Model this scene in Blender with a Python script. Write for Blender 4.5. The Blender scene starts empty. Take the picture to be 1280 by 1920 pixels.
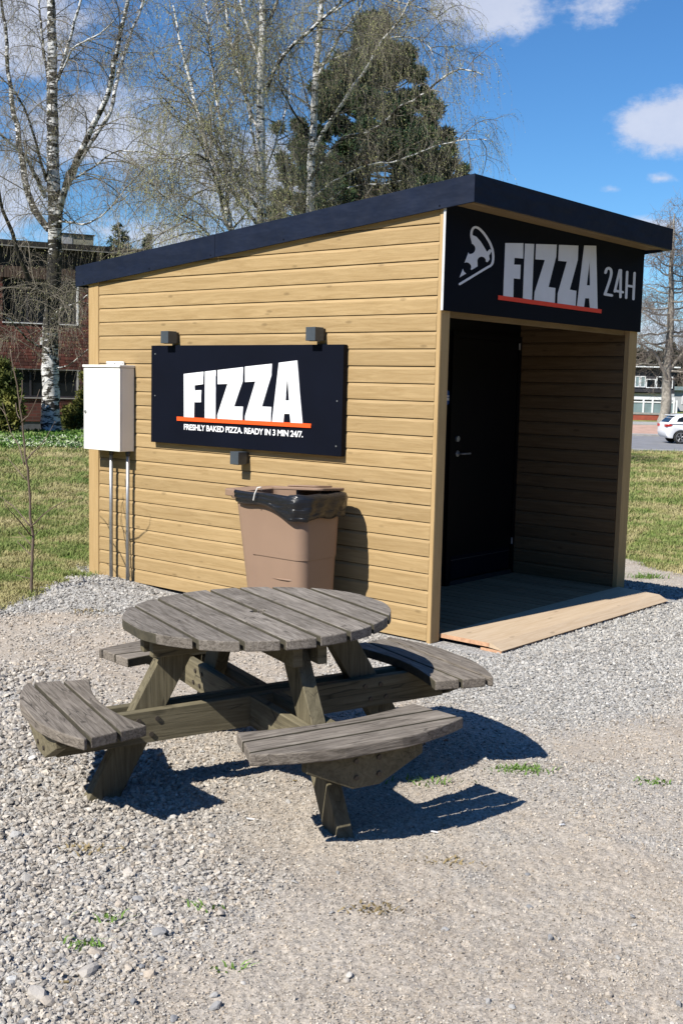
import bpy, math, random
import numpy as np
from mathutils import Vector, Matrix
RNG = np.random.default_rng(7)
random.seed(7)
SC = bpy.context.scene
COL = SC.collection
R = math.radians

# ------------------------------------------------------------------ camera
CAM = np.array([-6.3204, -4.5174, 1.7852])
CR = np.array([0.6489151, -0.7604969, 0.0235287])
CU = np.array([0.0707888, 0.0911344, 0.9933194])
CF = np.array([0.7575606, 0.6429144, -0.1129732])
FPX = 2111.17
cam_d = bpy.data.cameras.new('camera'); cam = bpy.data.objects.new('camera', cam_d); COL.objects.link(cam)
cam_d.sensor_fit = 'VERTICAL'; cam_d.sensor_height = 24.0; cam_d.sensor_width = 16.0
cam_d.lens = 24.0 * FPX / 1920.0
cam_d.clip_start = 0.05; cam_d.clip_end = 3000
M = Matrix([[CR[0], CU[0], -CF[0], CAM[0]], [CR[1], CU[1], -CF[1], CAM[1]], [CR[2], CU[2], -CF[2], CAM[2]], [0, 0, 0, 1]])
cam.matrix_world = M
SC.camera = cam

# ------------------------------------------------------------------ light
SUN_DIR = Vector((0.165, -0.016, -0.168)).normalized()      # the way the light travels
SUN_EL = math.asin(-SUN_DIR.z)
SUN_AZ = math.atan2(-SUN_DIR.x, -SUN_DIR.y)                   # clockwise from +Y
world = bpy.data.worlds.new('World'); SC.world = world; world.use_nodes = True
sun_d = bpy.data.lights.new('sun', 'SUN'); sun_d.energy = 5.0; sun_d.angle = R(0.53); sun_d.color = (1.0, 0.955, 0.88)
sun = bpy.data.objects.new('sun', sun_d); COL.objects.link(sun)
sun.rotation_euler = SUN_DIR.to_track_quat('-Z', 'Y').to_euler(); sun.location = (-20, 2, 20)
SC.view_settings.view_transform = 'Standard'; SC.view_settings.look = 'None'
SC.view_settings.exposure = 0.53
SC.cycles.diffuse_bounces = 1; SC.cycles.glossy_bounces = 2; SC.view_settings.gamma = 1.0; SC.view_settings.use_curve_mapping = False


def azel(px, py):
    v = CF * FPX + CR * (px - 640) - CU * (py - 960); v = v / np.linalg.norm(v)
    return math.atan2(v[0], v[1]), math.asin(v[2])


def build_world():
    nt = world.node_tree; nt.nodes.clear(); N = nt.nodes; L = nt.links
    out = N.new('ShaderNodeOutputWorld'); bg = N.new('ShaderNodeBackground'); bg.inputs[1].default_value = 0.05
    sky = N.new('ShaderNodeTexSky'); sky.sky_type = 'NISHITA'; sky.sun_disc = False
    sky.sun_elevation = SUN_EL; sky.sun_rotation = SUN_AZ; sky.altitude = 100; sky.air_density = 1.0; sky.dust_density = 0.05; sky.ozone_density = 2.2
    def m(op, a, b=None, c=None, clamp=False):
        n = N.new('ShaderNodeMath'); n.operation = op; n.use_clamp = clamp
        for i, v in enumerate((a, b, c)):
            if v is None: continue
            if isinstance(v, (int, float)): n.inputs[i].default_value = v
            else: L.new(v, n.inputs[i])
        return n.outputs[0]
    geo = N.new('ShaderNodeTexCoord'); sep = N.new('ShaderNodeSeparateXYZ'); L.new(geo.outputs['Generated'], sep.inputs[0])
    x, y, z = sep.outputs
    az = m('ARCTAN2', x, y); el = m('ARCSINE', z)
    def noise(scale, detail, rough, stretch):
        mp = N.new('ShaderNodeMapping'); mp.inputs['Scale'].default_value = (1, 1, stretch); L.new(geo.outputs['Generated'], mp.inputs[0])
        n = N.new('ShaderNodeTexNoise'); n.inputs['Scale'].default_value = scale; n.inputs['Detail'].default_value = detail; n.inputs['Roughness'].default_value = rough
        L.new(mp.outputs[0], n.inputs['Vector']); return n.outputs['Fac']
    nf = noise(13, 10, 0.64, 1.8); nl = noise(2.4, 3, 0.5, 2.2)
    # low fair-weather clouds all round the sky
    mask = m('MULTIPLY', m('SUBTRACT', nl, 0.66), 4.0)
    spots = [((905, 5), 0.075, 0.040, 1.15), ((1150, -10), 0.085, 0.025, 0.75), ((1262, 235), 0.075, 0.036, 1.3), ((1235, 335), 0.028, 0.010, 0.62),
             ((1150, 355), 0.022, 0.007, 0.5), ((1215, 425), 0.05, 0.014, 0.9), ((1230, 620), 0.09, 0.06, 0.7),
             ((190, 250), 0.12, 0.05, 0.95), ((40, 40), 0.08, 0.06, 1.1), ((20, 370), 0.06, 0.05, 1.1), ((430, 340), 0.10, 0.06, 0.9), ((300, 440), 0.1, 0.03, 0.8)]
    for (p, ra, re, amp) in spots:
        a0, e0 = azel(*p)
        dx = m('DIVIDE', m('SUBTRACT', az, a0), ra); dy = m('DIVIDE', m('SUBTRACT', el, e0), re)
        dist = m('SQRT', m('ADD', m('MULTIPLY', dx, dx), m('MULTIPLY', dy, dy)))
        mask = m('MAXIMUM', mask, m('MULTIPLY', m('SUBTRACT', 1.0, dist), amp))
    dens = m('ADD', mask, m('MULTIPLY', m('SUBTRACT', nf, 0.5), 2.0))
    mr = N.new('ShaderNodeMapRange'); mr.interpolation_type = 'SMOOTHSTEP'; mr.inputs['From Min'].default_value = 0.16; mr.inputs['From Max'].default_value = 0.68
    L.new(dens, mr.inputs['Value'])
    fac = m('MULTIPLY', mr.outputs[0], 0.80)
    hs = N.new('ShaderNodeHueSaturation'); hs.inputs['Saturation'].default_value = 1.12; hs.inputs['Value'].default_value = SKYV; L.new(sky.outputs[0], hs.inputs['Color'])
    tint = N.new('ShaderNodeMix'); tint.data_type = 'RGBA'; tint.blend_type = 'MULTIPLY'; tint.inputs['Factor'].default_value = 1.0; tint.inputs['B'].default_value = (0.74, 1.16, 1.52, 1); L.new(hs.outputs[0], tint.inputs['A'])
    cc = N.new('ShaderNodeMix'); cc.data_type = 'RGBA'
    cc.inputs['A'].default_value = (7.6, 8.4, 10.8, 1); cc.inputs['B'].default_value = (12.5, 12.7, 13.8, 1); L.new(nf, cc.inputs['Factor'])
    mx = N.new('ShaderNodeMix'); mx.data_type = 'RGBA'
    L.new(fac, mx.inputs['Factor']); L.new(tint.outputs['Result'], mx.inputs['A']); L.new(cc.outputs['Result'], mx.inputs['B'])
    L.new(mx.outputs['Result'], bg.inputs[0]); L.new(bg.outputs[0], out.inputs[0])


SKYV = 1.25
build_world()


# ------------------------------------------------------------------ tools
def link(o, parent=None):
    COL.objects.link(o)
    if parent is not None: o.parent = parent
    return o


def tag(o, label=None, cat=None, group=None, kind=None):
    if label: o['label'] = label
    if cat: o['category'] = cat
    if group: o['group'] = group
    if kind: o['kind'] = kind
    return o


def empty(name, loc=(0, 0, 0), label=None, cat=None, group=None, rot=None):
    o = bpy.data.objects.new(name, None); COL.objects.link(o); o.location = loc
    o.empty_display_size = 0.1
    if rot is not None: o.rotation_euler = rot
    return tag(o, label, cat, group)


def np_mesh(name, V, F, mat=None, smooth=False, attrs=None):
    """V (n,3); F (m,3) or (m,4) array"""
    me = bpy.data.meshes.new(name)
    V = np.asarray(V, dtype=np.float32); F = np.asarray(F, dtype=np.int32); k = F.shape[1]
    me.vertices.add(len(V)); me.vertices.foreach_set('co', V.ravel())
    me.loops.add(F.size); me.loops.foreach_set('vertex_index', F.ravel())
    me.polygons.add(len(F)); me.polygons.foreach_set('loop_start', np.arange(0, F.size, k, dtype=np.int32))
    me.polygons.foreach_set('use_smooth', np.full(len(F), smooth))
    me.update(calc_edges=True)
    if attrs:
        for an, arr in attrs.items():
            a = me.attributes.new(an, 'FLOAT', 'POINT'); a.data.foreach_set('value', np.asarray(arr, dtype=np.float32))
    if mat: me.materials.append(mat)
    return me


class MB:
    """collects boxes, prisms, tubes and links them as one mesh"""
    def __init__(s): s.v = []; s.f = []
    def poly(s, vs, fs):
        o = len(s.v); s.v += [tuple(map(float, p)) for p in vs]; s.f += [tuple(i + o for i in f) for f in fs]; return s
    def box(s, x0, x1, y0, y1, z0, z1, T=None):
        vs = [(x0, y0, z0), (x1, y0, z0), (x1, y1, z0), (x0, y1, z0), (x0, y0, z1), (x1, y0, z1), (x1, y1, z1), (x0, y1, z1)]
        if T is not None: vs = [tuple(T @ Vector(p)) for p in vs]
        return s.poly(vs, [(0, 3, 2, 1), (4, 5, 6, 7), (0, 1, 5, 4), (1, 2, 6, 5), (2, 3, 7, 6), (3, 0, 4, 7)])
    def prism(s, pts, h0, h1, fn=lambda a, b, h: (a, b, h)):
        n = len(pts)
        vs = [fn(a, b, h0) for a, b in pts] + [fn(a, b, h1) for a, b in pts]
        fs = [tuple(range(n))[::-1], tuple(range(n, 2 * n))] + [(i, (i + 1) % n, n + (i + 1) % n, n + i) for i in range(n)]
        return s.poly(vs, fs)
    def tube(s, pts, rad, n=8, cap=True):
        pts = [Vector(p) for p in pts]; k = len(pts)
        if not hasattr(rad, '__len__'): rad = [rad] * k
        vs = []; up = None
        for i, p in enumerate(pts):
            d = (pts[min(i + 1, k - 1)] - pts[max(i - 1, 0)]).normalized()
            if up is None:
                up = Vector((0, 0, 1)) if abs(d.z) < 0.9 else Vector((1, 0, 0))
            a = d.cross(up).normalized(); up = a.cross(d).normalized()
            for j in range(n):
                t = 2 * math.pi * j / n
                vs.append(p + a * (math.cos(t) * rad[i]) + up * (math.sin(t) * rad[i]))
        fs = [(i * n + j, i * n + (j + 1) % n, (i + 1) * n + (j + 1) % n, (i + 1) * n + j) for i in range(k - 1) for j in range(n)]
        if cap: fs += [tuple(range(n))[::-1], tuple(range((k - 1) * n, k * n))]
        return s.poly(vs, fs)
    def mesh(s, name, mat, smooth=False):
        me = bpy.data.meshes.new(name); me.from_pydata(s.v, [], s.f); me.update()
        if mat: me.materials.append(mat)
        if smooth:
            me.polygons.foreach_set('use_smooth', [True] * len(me.polygons))
        return me
    def build(s, name, mat, parent=None, bevel=0, smooth=False, seg=1):
        o = bpy.data.objects.new(name, s.mesh(name, mat, smooth)); link(o, parent)
        if bevel:
            b = o.modifiers.new('bevel', 'BEVEL'); b.width = bevel; b.segments = seg; b.limit_method = 'ANGLE'; b.angle_limit = R(35)
        return o


def box(name, mat, parent, *b, bevel=0, T=None):
    return MB().box(*b, T=T).build(name, mat, parent, bevel)


def copy_part(o, parent, loc=None):
    c = o.copy(); link(c, parent)
    if loc is not None: c.location = loc
    return c


# smooth value noise, vectorised
def _h(ix, iy, seed):
    n = (ix.astype(np.int64) * 374761393 + iy.astype(np.int64) * 668265263 + seed * 982451653) & 0x7fffffff
    n = ((n ^ (n >> 13)) * 1274126177) & 0x7fffffff
    return ((n ^ (n >> 16)) & 0xffff) / 65535.0


def vnoise(x, y, seed=0):
    ix = np.floor(x); iy = np.floor(y); fx = x - ix; fy = y - iy
    fx = fx * fx * (3 - 2 * fx); fy = fy * fy * (3 - 2 * fy)
    a = _h(ix, iy, seed); b = _h(ix + 1, iy, seed); c = _h(ix, iy + 1, seed); d = _h(ix + 1, iy + 1, seed)
    return (a + (b - a) * fx) * (1 - fy) + (c + (d - c) * fx) * fy


def fbm(x, y, oct=4, seed=0, gain=0.5):
    s = 0; a = 1; t = 0
    for i in range(oct):
        s = s + a * vnoise(x * 2 ** i + 17.3 * i, y * 2 ** i - 9.1 * i, seed + i); t += a; a *= gain
    return s / t


def sstep(a, b, x):
    t = np.clip((x - a) / (b - a), 0, 1); return t * t * (3 - 2 * t)


# horizontal camera frame, used for the lie of the land only
FH = np.array([CF[0], CF[1]]) / math.hypot(CF[0], CF[1]); RH = np.array([FH[1], -FH[0]])


def ray(px, py):
    v = CF * FPX + CR * (px - 640) - CU * (py - 960); return v / np.linalg.norm(v)


def at(px, py, d):
    v = ray(px, py); return CAM + v * (d / (v[0] * FH[0] + v[1] * FH[1]))


def on_z(px, py, z=0.0):
    v = ray(px, py); return CAM + v * ((z - CAM[2]) / v[2])


def on_x(px, py, x):
    v = ray(px, py); return CAM + v * ((x - CAM[0]) / v[0])


def on_y(px, py, y):
    v = ray(px, py); return CAM + v * ((y - CAM[1]) / v[1])


# ------------------------------------------------------------------ materials
def new_mat(name):
    m = bpy.data.materials.new(name); m.use_nodes = True; nt = m.node_tree
    b = nt.nodes['Principled BSDF']
    return m, nt, b


class NB:
    def __init__(s, nt): s.nt = nt; s.N = nt.nodes; s.L = nt.links
    def put(s, sock, v):
        if isinstance(v, (int, float)): sock.default_value = v
        elif isinstance(v, (tuple, list)): sock.default_value = tuple(v) + ((1,) if len(v) == 3 and len(sock.default_value) == 4 else ())
        else: s.L.new(v, sock)
    def math(s, op, a, b=0.0, clamp=False):
        n = s.N.new('ShaderNodeMath'); n.operation = op; n.use_clamp = clamp; s.put(n.inputs[0], a); s.put(n.inputs[1], b); return n.outputs[0]
    def coord(s, kind='Object'):
        return s.N.new('ShaderNodeTexCoord').outputs[kind]
    def pos(s): return s.N.new('ShaderNodeNewGeometry').outputs['Position']
    def rand(s): return s.N.new('ShaderNodeObjectInfo').outputs['Random']
    def mapping(s, vec, scale=(1, 1, 1), loc=(0, 0, 0)):
        n = s.N.new('ShaderNodeMapping'); s.put(n.inputs['Vector'], vec); n.inputs['Scale'].default_value = scale; s.put(n.inputs['Location'], loc); return n.outputs[0]
    def offset(s, vec, r, k=37.0):
        c = s.N.new('ShaderNodeCombineXYZ'); m_ = s.math('MULTIPLY', r, k)
        for i in range(3): s.L.new(m_, c.inputs[i])
        a = s.N.new('ShaderNodeVectorMath'); a.operation = 'ADD'; s.put(a.inputs[0], vec); s.L.new(c.outputs[0], a.inputs[1]); return a.outputs[0]
    def noise(s, vec, scale, detail=4, rough=0.55, dist=0.0):
        n = s.N.new('ShaderNodeTexNoise'); s.put(n.inputs['Vector'], vec); n.inputs['Scale'].default_value = scale; n.inputs['Detail'].default_value = detail
        n.inputs['Roughness'].default_value = rough; n.inputs['Distortion'].default_value = dist; return n.outputs['Fac']
    def voronoi(s, vec, scale, feature='F1', out='Distance', rand=1.0):
        n = s.N.new('ShaderNodeTexVoronoi'); n.feature = feature; s.put(n.inputs['Vector'], vec); n.inputs['Scale'].default_value = scale; n.inputs['Randomness'].default_value = rand; return n.outputs[out]
    def ramp(s, fac, stops, interp='LINEAR'):
        n = s.N.new('ShaderNodeValToRGB'); s.put(n.inputs[0], fac); cr = n.color_ramp; cr.interpolation = interp
        while len(cr.elements) < len(stops): cr.elements.new(0.5)
        for e, (p, c) in zip(cr.elements, stops):
            e.position = p; e.color = (c, c, c, 1) if isinstance(c, (int, float)) else tuple(c) + (1,)
        return n.outputs[0]
    def mix(s, fac, a, b, mode='MIX'):
        n = s.N.new('ShaderNodeMix'); n.data_type = 'RGBA'; n.blend_type = mode; s.put(n.inputs['Factor'], fac); s.put(n.inputs['A'], a); s.put(n.inputs['B'], b); return n.outputs['Result']
    def attr(s, name):
        n = s.N.new('ShaderNodeAttribute'); n.attribute_name = name; return n.outputs['Fac']
    def bump(s, h, strength=0.5, dist=0.01, normal=None):
        n = s.N.new('ShaderNodeBump'); s.put(n.inputs['Height'], h); n.inputs['Strength'].default_value = strength; n.inputs['Distance'].default_value = dist
        if normal is not None: s.L.new(normal, n.inputs['Normal'])
        return n.outputs[0]


def simple(name, col, rough=0.6, metal=0.0, var=0.12, scale=8.0, bump=0.0, bscale=60, spec=0.5):
    m, nt, b = new_mat(name); n = NB(nt)
    f = n.noise(n.coord(), scale, 5)
    c = n.mix(n.ramp(f, [(0.3, 0.0), (0.7, 1.0)]), tuple(x * (1 - var) for x in col), tuple(min(1, x * (1 + var)) for x in col))
    n.put(b.inputs['Base Color'], c); b.inputs['Roughness'].default_value = rough; b.inputs['Metallic'].default_value = metal
    b.inputs['Specular IOR Level'].default_value = spec
    if bump: n.put(b.inputs['Normal'], n.bump(n.noise(n.coord(), bscale, 4), bump, 0.003))
    return m


def wood(name, light, dark, along='Y', rough=0.7, knots=True, bump=0.35, freq=1.0, weather=0.0, spec=0.3, var=0.16):
    """boards: grain stretched along one local axis, knots, per-board tone"""
    m, nt, b = new_mat(name); n = NB(nt)
    st = {'X': (0.9, 14, 14), 'Y': (14, 0.9, 14), 'Z': (14, 14, 0.9)}[along]
    st = tuple(v * freq for v in st)
    v0 = n.offset(n.coord(), n.rand())
    warp = n.noise(v0, 2.2, 3)
    vm = n.mapping(v0, st)
    g = n.noise(vm, 1.6, 8, 0.62, 2.2)
    fine = n.noise(n.mapping(v0, tuple(x * 5 for x in st)), 2.0, 4, 0.6)
    c = n.mix(n.ramp(g, [(0.30, 0.0), (0.62, 1.0)]), dark, light)
    c = n.mix(n.math('MULTIPLY', fine, 0.35), c, tuple(x * 0.55 for x in dark))
    if knots:
        ks = {'X': (3.2, 9, 9), 'Y': (9, 3.2, 9), 'Z': (9, 9, 3.2)}[along]
        kd = n.voronoi(n.mapping(v0, ks), 1.0)
        km = n.ramp(kd, [(0.0, 1.0), (0.07, 0.75), (0.13, 0.0)])
        c = n.mix(n.math('MULTIPLY', km, 0.62), c, tuple(x * 0.45 for x in dark))
    if weather:
        ck = n.voronoi(n.offset(n.mapping(v0, tuple(x * 1.7 for x in st)), warp, 0.5), 1.0, 'DISTANCE_TO_EDGE')
        cm = n.math('MULTIPLY', n.ramp(ck, [(0.0, 1.0), (0.035, 0.0)]), n.ramp(n.noise(v0, 5, 3), [(0.45, 0.0), (0.55, 1.0)]))
        c = n.mix(n.math('MULTIPLY', cm, 0.75), c, (0.02, 0.017, 0.014))
        pw = n.noise(n.pos(), 3.0, 5, 0.65)
        c = n.mix(n.math('MULTIPLY', n.ramp(pw, [(0.42, 0.0), (0.66, 1.0)]), weather), c, tuple(x * 0.55 for x in dark))
    tone = n.math('ADD', n.math('MULTIPLY', n.rand(), 2 * var), 1 - var)
    hv = n.N.new('ShaderNodeHueSaturation'); n.put(hv.inputs['Color'], c); n.put(hv.inputs['Value'], tone)
    n.put(b.inputs['Base Color'], hv.outputs[0]); b.inputs['Roughness'].default_value = rough; b.inputs['Specular IOR Level'].default_value = spec
    h = n.math('ADD', n.math('MULTIPLY', g, 0.6), n.math('MULTIPLY', fine, 0.5))
    n.put(b.inputs['Normal'], n.bump(h, bump, 0.004))
    return m


MAT = {}
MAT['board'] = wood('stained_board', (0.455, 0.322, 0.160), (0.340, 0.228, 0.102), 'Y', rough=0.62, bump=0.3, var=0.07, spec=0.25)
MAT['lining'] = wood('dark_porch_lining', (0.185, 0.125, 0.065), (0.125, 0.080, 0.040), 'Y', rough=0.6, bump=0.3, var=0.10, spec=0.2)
MAT['trim'] = wood('stained_trim', (0.52, 0.36, 0.175), (0.42, 0.28, 0.125), 'Z', rough=0.62, knots=False, bump=0.2, var=0.04, spec=0.25)
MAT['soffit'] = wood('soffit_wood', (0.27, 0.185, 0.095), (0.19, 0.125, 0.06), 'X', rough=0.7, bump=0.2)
MAT['deck'] = wood('deck_wood', (0.40, 0.26, 0.155), (0.27, 0.17, 0.095), 'Y', rough=0.85, bump=0.3, var=0.14, spec=0.1)
MAT['ramp'] = wood('fresh_plank', (0.60, 0.47, 0.33), (0.50, 0.37, 0.24), 'X', rough=0.75, bump=0.15, var=0.03)
MAT['ramp_end'] = simple('plank_end_grain', (0.50, 0.29, 0.17), 0.8, var=0.2, scale=60)
MAT['navy'] = simple('navy_metal', (0.0105, 0.0155, 0.032), 0.5, 0.0, var=0.14, scale=3, bump=0.05, bscale=300, spec=0.25)
def _dent(m):
    nt = m.node_tree; n = NB(nt); b = nt.nodes['Principled BSDF']
    f = n.noise(n.mapping(n.pos(), (1.0, 1.0, 2.5)), 2.3, 3); n.put(b.inputs['Normal'], n.bump(f, 0.5, 0.03))
    n.put(b.inputs['Roughness'], n.math('ADD', n.math('MULTIPLY', n.noise(n.pos(), 9, 5), 0.35), 0.28))
_dent(MAT['navy'])
MAT['navyflat'] = simple('navy_panel', (0.0028, 0.0042, 0.0105), 0.6, 0.0, var=0.16, scale=2, spec=0.12)
MAT['blackdoor'] = simple('black_door_paint', (0.003, 0.003, 0.004), 0.5, var=0.1, spec=0.15)
MAT['alu'] = simple('brushed_edge', (0.75, 0.75, 0.75), 0.4, 0.3)
MAT['steel'] = simple('galvanised_steel', (0.42, 0.43, 0.44), 0.45, 0.75, var=0.15, scale=20)
MAT['darksteel'] = simple('dark_steel', (0.06, 0.06, 0.06), 0.5, 0.6)
MAT['bolt'] = simple('bolt_head', (0.10, 0.085, 0.07), 0.6, 0.7)
MAT['letterw'] = simple('white_letter_film', (0.86, 0.87, 0.88), 0.45, var=0.01)
MAT['letterg'] = simple('grey_letter_film', (0.74, 0.75, 0.79), 0.5, var=0.05, scale=5)
MAT['orange'] = simple('orange_stripe', (0.90, 0.10, 0.014), 0.5, var=0.02)
MAT['redstripe'] = simple('red_stripe', (0.86, 0.065, 0.035), 0.5, var=0.03)
MAT['cabinet'] = simple('cream_cabinet_paint', (0.84, 0.83, 0.78), 0.42, var=0.03, scale=4)
MAT['lamp'] = simple('grey_lamp_case', (0.07, 0.085, 0.10), 0.45, 0.2, var=0.1)
MAT['glass_lens'] = simple('lamp_lens', (0.2, 0.2, 0.18), 0.15)
MAT['sticker'] = simple('blue_sticker', (0.03, 0.10, 0.35), 0.4)
MAT['bin'] = simple('brown_plastic', (0.27, 0.180, 0.125), 0.5, var=0.05, scale=3, bump=0.03, bscale=200, spec=0.4)
MAT['skirt'] = simple('dark_base', (0.02, 0.018, 0.016), 0.9)
MAT['tabletop'] = wood('weathered_top', (0.315, 0.28, 0.24), (0.10, 0.085, 0.068), 'Y', rough=0.85, bump=1.0, weather=0.35, var=0.14, spec=0.2, freq=1.9)
MAT['mossyedge'] = simple('mossy_plank_edge', (0.055, 0.048, 0.030), 0.9, var=0.35, scale=25)
MAT['seat'] = wood('weathered_seat', (0.31, 0.27, 0.225), (0.09, 0.075, 0.06), 'Y', rough=0.85, bump=1.0, weather=0.35, var=0.14, spec=0.2, freq=1.9)
MAT['frame'] = wood('impregnated_frame', (0.225, 0.195, 0.125), (0.105, 0.09, 0.055), 'X', rough=0.8, bump=0.5, weather=0.35, var=0.08, spec=0.2)
MAT['framez'] = wood('impregnated_leg', (0.225, 0.195, 0.125), (0.105, 0.09, 0.055), 'Z', rough=0.8, bump=0.5, weather=0.35, var=0.08, spec=0.2)
MAT['white'] = simple('white_paint', (0.8, 0.8, 0.8), 0.5, var=0.03)


def bag_mat():
    m, nt, b = new_mat('black_plastic_film'); n = NB(nt)
    b.inputs['Base Color'].default_value = (0.012, 0.013, 0.016, 1); b.inputs['Roughness'].default_value = 0.28
    v = n.mapping(n.coord(), (4, 4, 22)); f = n.noise(v, 2.0, 4, 0.5, 1.5)
    n.put(b.inputs['Normal'], n.bump(f, 0.8, 0.012)); return m


MAT['bag'] = bag_mat()


def ground_mat():
    m, nt, b = new_mat('gravel_and_dirt'); n = NB(nt)
    p = n.pos(); g = n.attr('gravel')
    n1 = n.noise(p, 1.6, 6, 0.6); n2 = n.noise(p, 9, 6, 0.65); n3 = n.noise(p, 60, 5, 0.7)
    dirt = n.mix(n.ramp(n1, [(0.35, 0.0), (0.65, 1.0)]), (0.475, 0.415, 0.34), (0.37, 0.31, 0.245))
    dirt = n.mix(n.ramp(n2, [(0.35, 0.0), (0.7, 1.0)]), dirt, (0.44, 0.395, 0.34))
    cell = n.voronoi(p, 95, out='Color')
    sepc = n.N.new('ShaderNodeSeparateColor'); n.L.new(cell, sepc.inputs[0])
    grav = n.mix(sepc.outputs[0], (0.27, 0.262, 0.25), (0.52, 0.505, 0.475))
    col = n.mix(g, dirt, grav)
    spk = n.ramp(n.math('ADD', n.math('MULTIPLY', n3, 0.6), n.math('MULTIPLY', n.noise(p, 190, 3, 0.7), 0.4)), [(0.40, 0.55), (0.60, 1.22)])
    col = n.mix(1.0, col, spk, 'MULTIPLY')
    n.put(b.inputs['Base Color'], col); b.inputs['Roughness'].default_value = 0.95; b.inputs['Specular IOR Level'].default_value = 0.15
    vd = n.voronoi(p, 95); vd2 = n.voronoi(p, 38)
    vh = n.math('MULTIPLY', n.math('ADD', n.math('MULTIPLY', vd, -0.8), n.math('MULTIPLY', vd2, -0.4)), n.math('ADD', n.math('MULTIPLY', g, 0.75), 0.25))
    h = n.math('ADD', vh, n.math('ADD', n.math('MULTIPLY', n3, 0.6), n.math('MULTIPLY', n.noise(p, 170, 4, 0.7), 0.5)))
    n.put(b.inputs['Normal'], n.bump(h, 0.9, 0.007)); return m


def stone_mat():
    m, nt, b = new_mat('crushed_stone'); n = NB(nt)
    t = n.attr('tone'); w = n.attr('warm')
    c = n.mix(w, n.mix(t, (0.16, 0.155, 0.145), (0.55, 0.535, 0.50)), n.mix(t, (0.23, 0.185, 0.14), (0.60, 0.52, 0.42)))
    f = n.noise(n.pos(), 160, 4); c = n.mix(1.0, c, n.ramp(f, [(0.3, 0.82), (0.7, 1.12)]), 'MULTIPLY')
    n.put(b.inputs['Base Color'], c); b.inputs['Roughness'].default_value = 0.9; b.inputs['Specular IOR Level'].default_value = 0.2
    n.put(b.inputs['Normal'], n.bump(n.noise(n.pos(), 260, 3), 0.4, 0.002)); return m


def rock_mat():
    m, nt, b = new_mat('loose_stone'); n = NB(nt); r = n.rand()
    c = n.ramp(r, [(0.0, (0.24, 0.24, 0.245)), (0.45, (0.42, 0.41, 0.39)), (0.8, (0.50, 0.42, 0.33)), (1.0, (0.58, 0.57, 0.54))])
    f = n.noise(n.coord(), 60, 5); c = n.mix(1.0, c, n.ramp(f, [(0.3, 0.75), (0.7, 1.15)]), 'MULTIPLY')
    n.put(b.inputs['Base Color'], c); b.inputs['Roughness'].default_value = 0.9
    n.put(b.inputs['Normal'], n.bump(f, 0.5, 0.004)); return m


def lawn_cols(n, p):
    a = n.noise(p, 0.75, 5, 0.6); c = n.noise(p, 3.2, 4, 0.6)
    k = n.math('ADD', n.math('MULTIPLY', a, 0.75), n.math('MULTIPLY', c, 0.35))
    return n.ramp(k, [(0.42, (0.095, 0.175, 0.030)), (0.53, (0.17, 0.235, 0.052)), (0.58, (0.35, 0.32, 0.135)), (0.70, (0.50, 0.43, 0.23))])


def lawn_mat():
    m, nt, b = new_mat('spring_lawn'); n = NB(nt); p = n.pos()
    c = lawn_cols(n, p); f = n.noise(p, 45, 5, 0.7)
    c = n.mix(1.0, c, n.ramp(f, [(0.35, 0.45), (0.65, 1.25)]), 'MULTIPLY')
    n.put(b.inputs['Base Color'], c); b.inputs['Roughness'].default_value = 0.95; b.inputs['Specular IOR Level'].default_value = 0.1
    n.put(b.inputs['Normal'], n.bump(f, 1.0, 0.03)); return m


def blade_mat():
    m, nt, b = new_mat('grass_blades'); n = NB(nt); p = n.pos(); c = lawn_cols(n, p)
    r = n.rand(); c = n.mix(n.math('MULTIPLY', r, 0.45), c, (0.36, 0.31, 0.16))
    n.put(b.inputs['Base Color'], c); b.inputs['Roughness'].default_value = 0.7; b.inputs['Specular IOR Level'].default_value = 0.2; return m


MAT['ground'] = ground_mat(); MAT['stone'] = stone_mat(); MAT['rock'] = rock_mat(); MAT['lawn'] = lawn_mat(); MAT['blade'] = blade_mat()
MAT['weed'] = simple('green_weed', (0.11, 0.20, 0.03), 0.7, var=0.3, scale=30)
MAT['dryweed'] = simple('dry_weed', (0.25, 0.19, 0.09), 0.8, var=0.3, scale=30)
MAT['asphalt'] = simple('asphalt', (0.20, 0.20, 0.21), 0.9, var=0.12, scale=2, bump=0.3)
MAT['pavement'] = simple('pink_pavement', (0.42, 0.27, 0.21), 0.9, var=0.15, scale=2)
MAT['kerb'] = simple('kerb_stone', (0.32, 0.31, 0.29), 0.9, var=0.15, scale=5)
MAT['redbrickfar'] = simple('red_low_wall', (0.33, 0.075, 0.045), 0.85, var=0.2, scale=3)
MAT['darkclad'] = simple('dark_cladding', (0.028, 0.026, 0.032), 0.7, var=0.2)
MAT['palewall'] = simple('pale_wall', (0.42, 0.43, 0.44), 0.8, var=0.08)
MAT['glassy'] = simple('window_glass', (0.010, 0.013, 0.016), 0.10, var=0.4, scale=3, spec=0.35)
MAT['glasspale'] = simple('pale_glass', (0.22, 0.29, 0.30), 0.15, var=0.2, scale=1.5)
MAT['browncladding'] = simple('brown_cladding', (0.085, 0.055, 0.04), 0.8, var=0.2, scale=6)
MAT['darkroof'] = simple('dark_roofing', (0.022, 0.02, 0.018), 0.85, var=0.2)
MAT['ventbox'] = simple('roof_vent_sheet', (0.30, 0.29, 0.22), 0.7, var=0.25, scale=4)
MAT['foundation'] = simple('foundation', (0.085, 0.09, 0.10), 0.9, var=0.15)
MAT['mortar'] = simple('mortar', (0.16, 0.11, 0.09), 0.95)


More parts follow.
